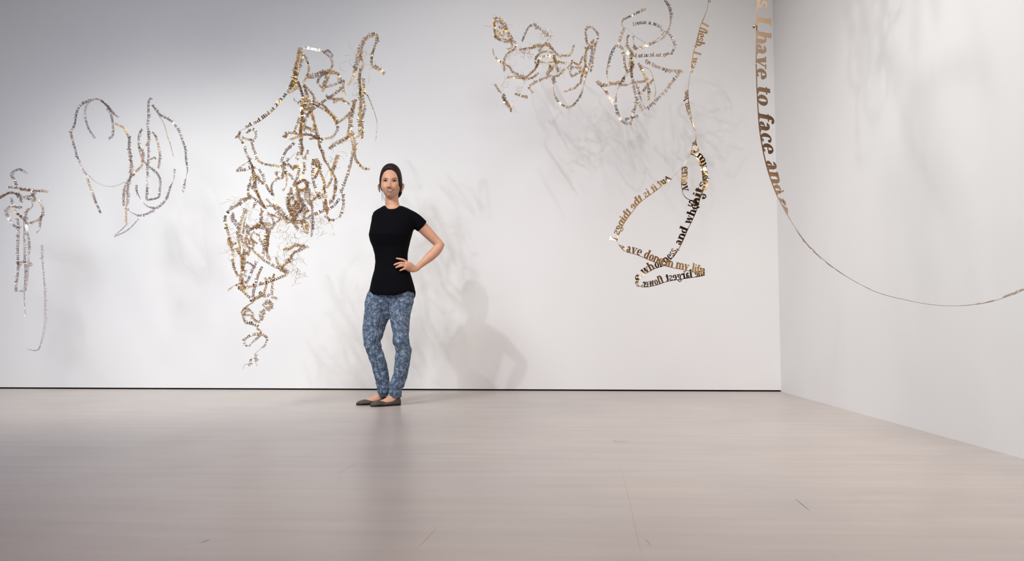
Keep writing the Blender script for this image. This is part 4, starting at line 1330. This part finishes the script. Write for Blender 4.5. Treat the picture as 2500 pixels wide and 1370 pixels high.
seg('Q:1215,180 1290,210 1350,270 1372,400 1380,530 1365,650', 'e my seen,', (20, -18, -20, -20, -30), (4.10, 4.08), xh=.027)
seg('Q:1365,650 1330,710 1290,738 1240,742 1180,715 1130,650', 'e is', (-20, -10, 0, 60), (4.08, 4.1), smax=1.0)
seg('Q:1120,340 1120,450 1115,560 1130,650', 'emov', (-26, -24, -26, -6), (4.12, 4.1))
thread(looped, off, 1730, -8, 4.15)
thread(looped, off, 1698, 338, 4.2)

# ---- the huge ribbon nearest the camera
off2 = at(1848, 60, 2.7)
huge = thing('hanging_text_ribbon', off2, 'largest ribbon, bold italic letters, sweeping low across the right wall', 'sculpture', None)
h_m = gold('copper_foil', (0.47, 0.295, 0.165), 0.38, 0.0)
P1 = [(1853, -74), (1848.5, 0), (1846.5, 60), (1845, 140), (1846, 200), (1849, 260), (1853, 315), (1862, 370), (1873, 415), (1885, 450), (1893, 470), (1897, 479)]
ribbon(huge, off2, [(u, v, 2.70 + .02 * i / 11) for i, (u, v) in enumerate(P1)], 'was I have to face and', .0350, h_m, [(0, -16), (.2, -14), (.6, -8), (.8, 8), (.93, 35), (1, 62)], True, .0014, .0040, 18, letters=True, slant=.27)
P2 = [(1897, 479), (1928, 535), (1968, 592), (2008, 632), (2053, 666), (2099, 694), (2150, 717), (2218, 734), (2275, 744), (2338, 747), (2406, 740), (2463, 723), (2503, 706), (2600, 650), (2700, 560)]
ribbon(huge, off2, [(u, v, 2.72 - .30 * i / 14) for i, (u, v) in enumerate(P2)], 'the tiny and large people that I have', .0375, h_m, [(0, 64), (.06, 88), (.14, 95), (.24, 95), (.34, 89), (.60, 90), (.74, 82), (1, 74)], True, .0010, .0030, 18, letters=True, slant=.27, smax=1.8)
for (u, v) in ((1842.5, 64), (1846, 157)):
    c = at(u, v, 2.70)
    mb = MB(); s = 1 if v < 100 else .5
    mb.tube([c + (.004 * s, 0, .008 * s), c + (0, 0, .003 * s), c + (-.003 * s, 0, -.004 * s), c + (-.004 * s, 0, -.008 * s)], (.0025 * s, .005 * s, .005 * s, .002 * s), k=10)
    mb.build('crimp_bead', brass_m, huge, True, off2)
thread(huge, off2, 1850, -20, 2.70)

# unseen ribbon loops added above the frame to shadow the right wall
rk = random.Random(5)
KN = np.array((1.02, 3.70, 3.05))


def shadow_knot(points, text, ang, xh=.030):
    st_pts = []
    for p in points:
        d = np.asarray(p, float) - CAM
        z = float(np.dot(d, FW))
        st_pts.append((CX + FPX * float(np.dot(d, RT)) / z, CY - FPX * float(np.dot(d, UP)) / z, float(p[1])))
    return ribbon(huge, off2, st_pts, text, xh, h_m, ang, 'repeat', .0014, .0040, 8, ds=.008)


top0 = at(1853, -74, 2.70)
shadow_knot([top0, top0 + (0.02, .25, .45), top0 + (.10, .62, .85), KN + (-.05, -.1, .15), KN + (.1, .1, .25)], 'I have to face and was', (25, 60, 30, 120))
for k in range(9):
    c = KN + (rk.uniform(-.12, .12), rk.uniform(-.12, .12), rk.uniform(-.05, .3))
    a0 = rk.uniform(0, 6.28); rx, rz = rk.uniform(.08, .24), rk.uniform(.14, .34); tilt = rk.uniform(-.6, .6)
    shadow_knot([c + (rx * math.cos(a0 + t) , rx * math.sin(a0 + t) * .8, rz * math.sin(a0 * 2 + t * 1.15) + tilt * rx * math.cos(t)) for t in np.linspace(0, 5.6, 9)], 'I have to face and', turns(900 + k, 5, 40, .4))
for k in range(3):
    c = KN + (rk.uniform(-.18, .18), rk.uniform(-.15, .15), 0)
    L = rk.uniform(.25, .48)
    shadow_knot([c + (rk.uniform(-.05, .05), rk.uniform(-.05, .05), -L * t) for t in (-.3, 0, .35, .7, 1)], 'and I have to face', turns(950 + k, 4, 60, .4))

for dx, dy in ((-.08, 0), (.12, .08)):
    mb = MB(); mb.tube([KN + (dx, dy, .2), (KN[0] + dx, KN[1] + dy, CEIL)], (.00012, .00012), k=4)
    mb.build('hanging_thread', thread_m, huge, False, off2)
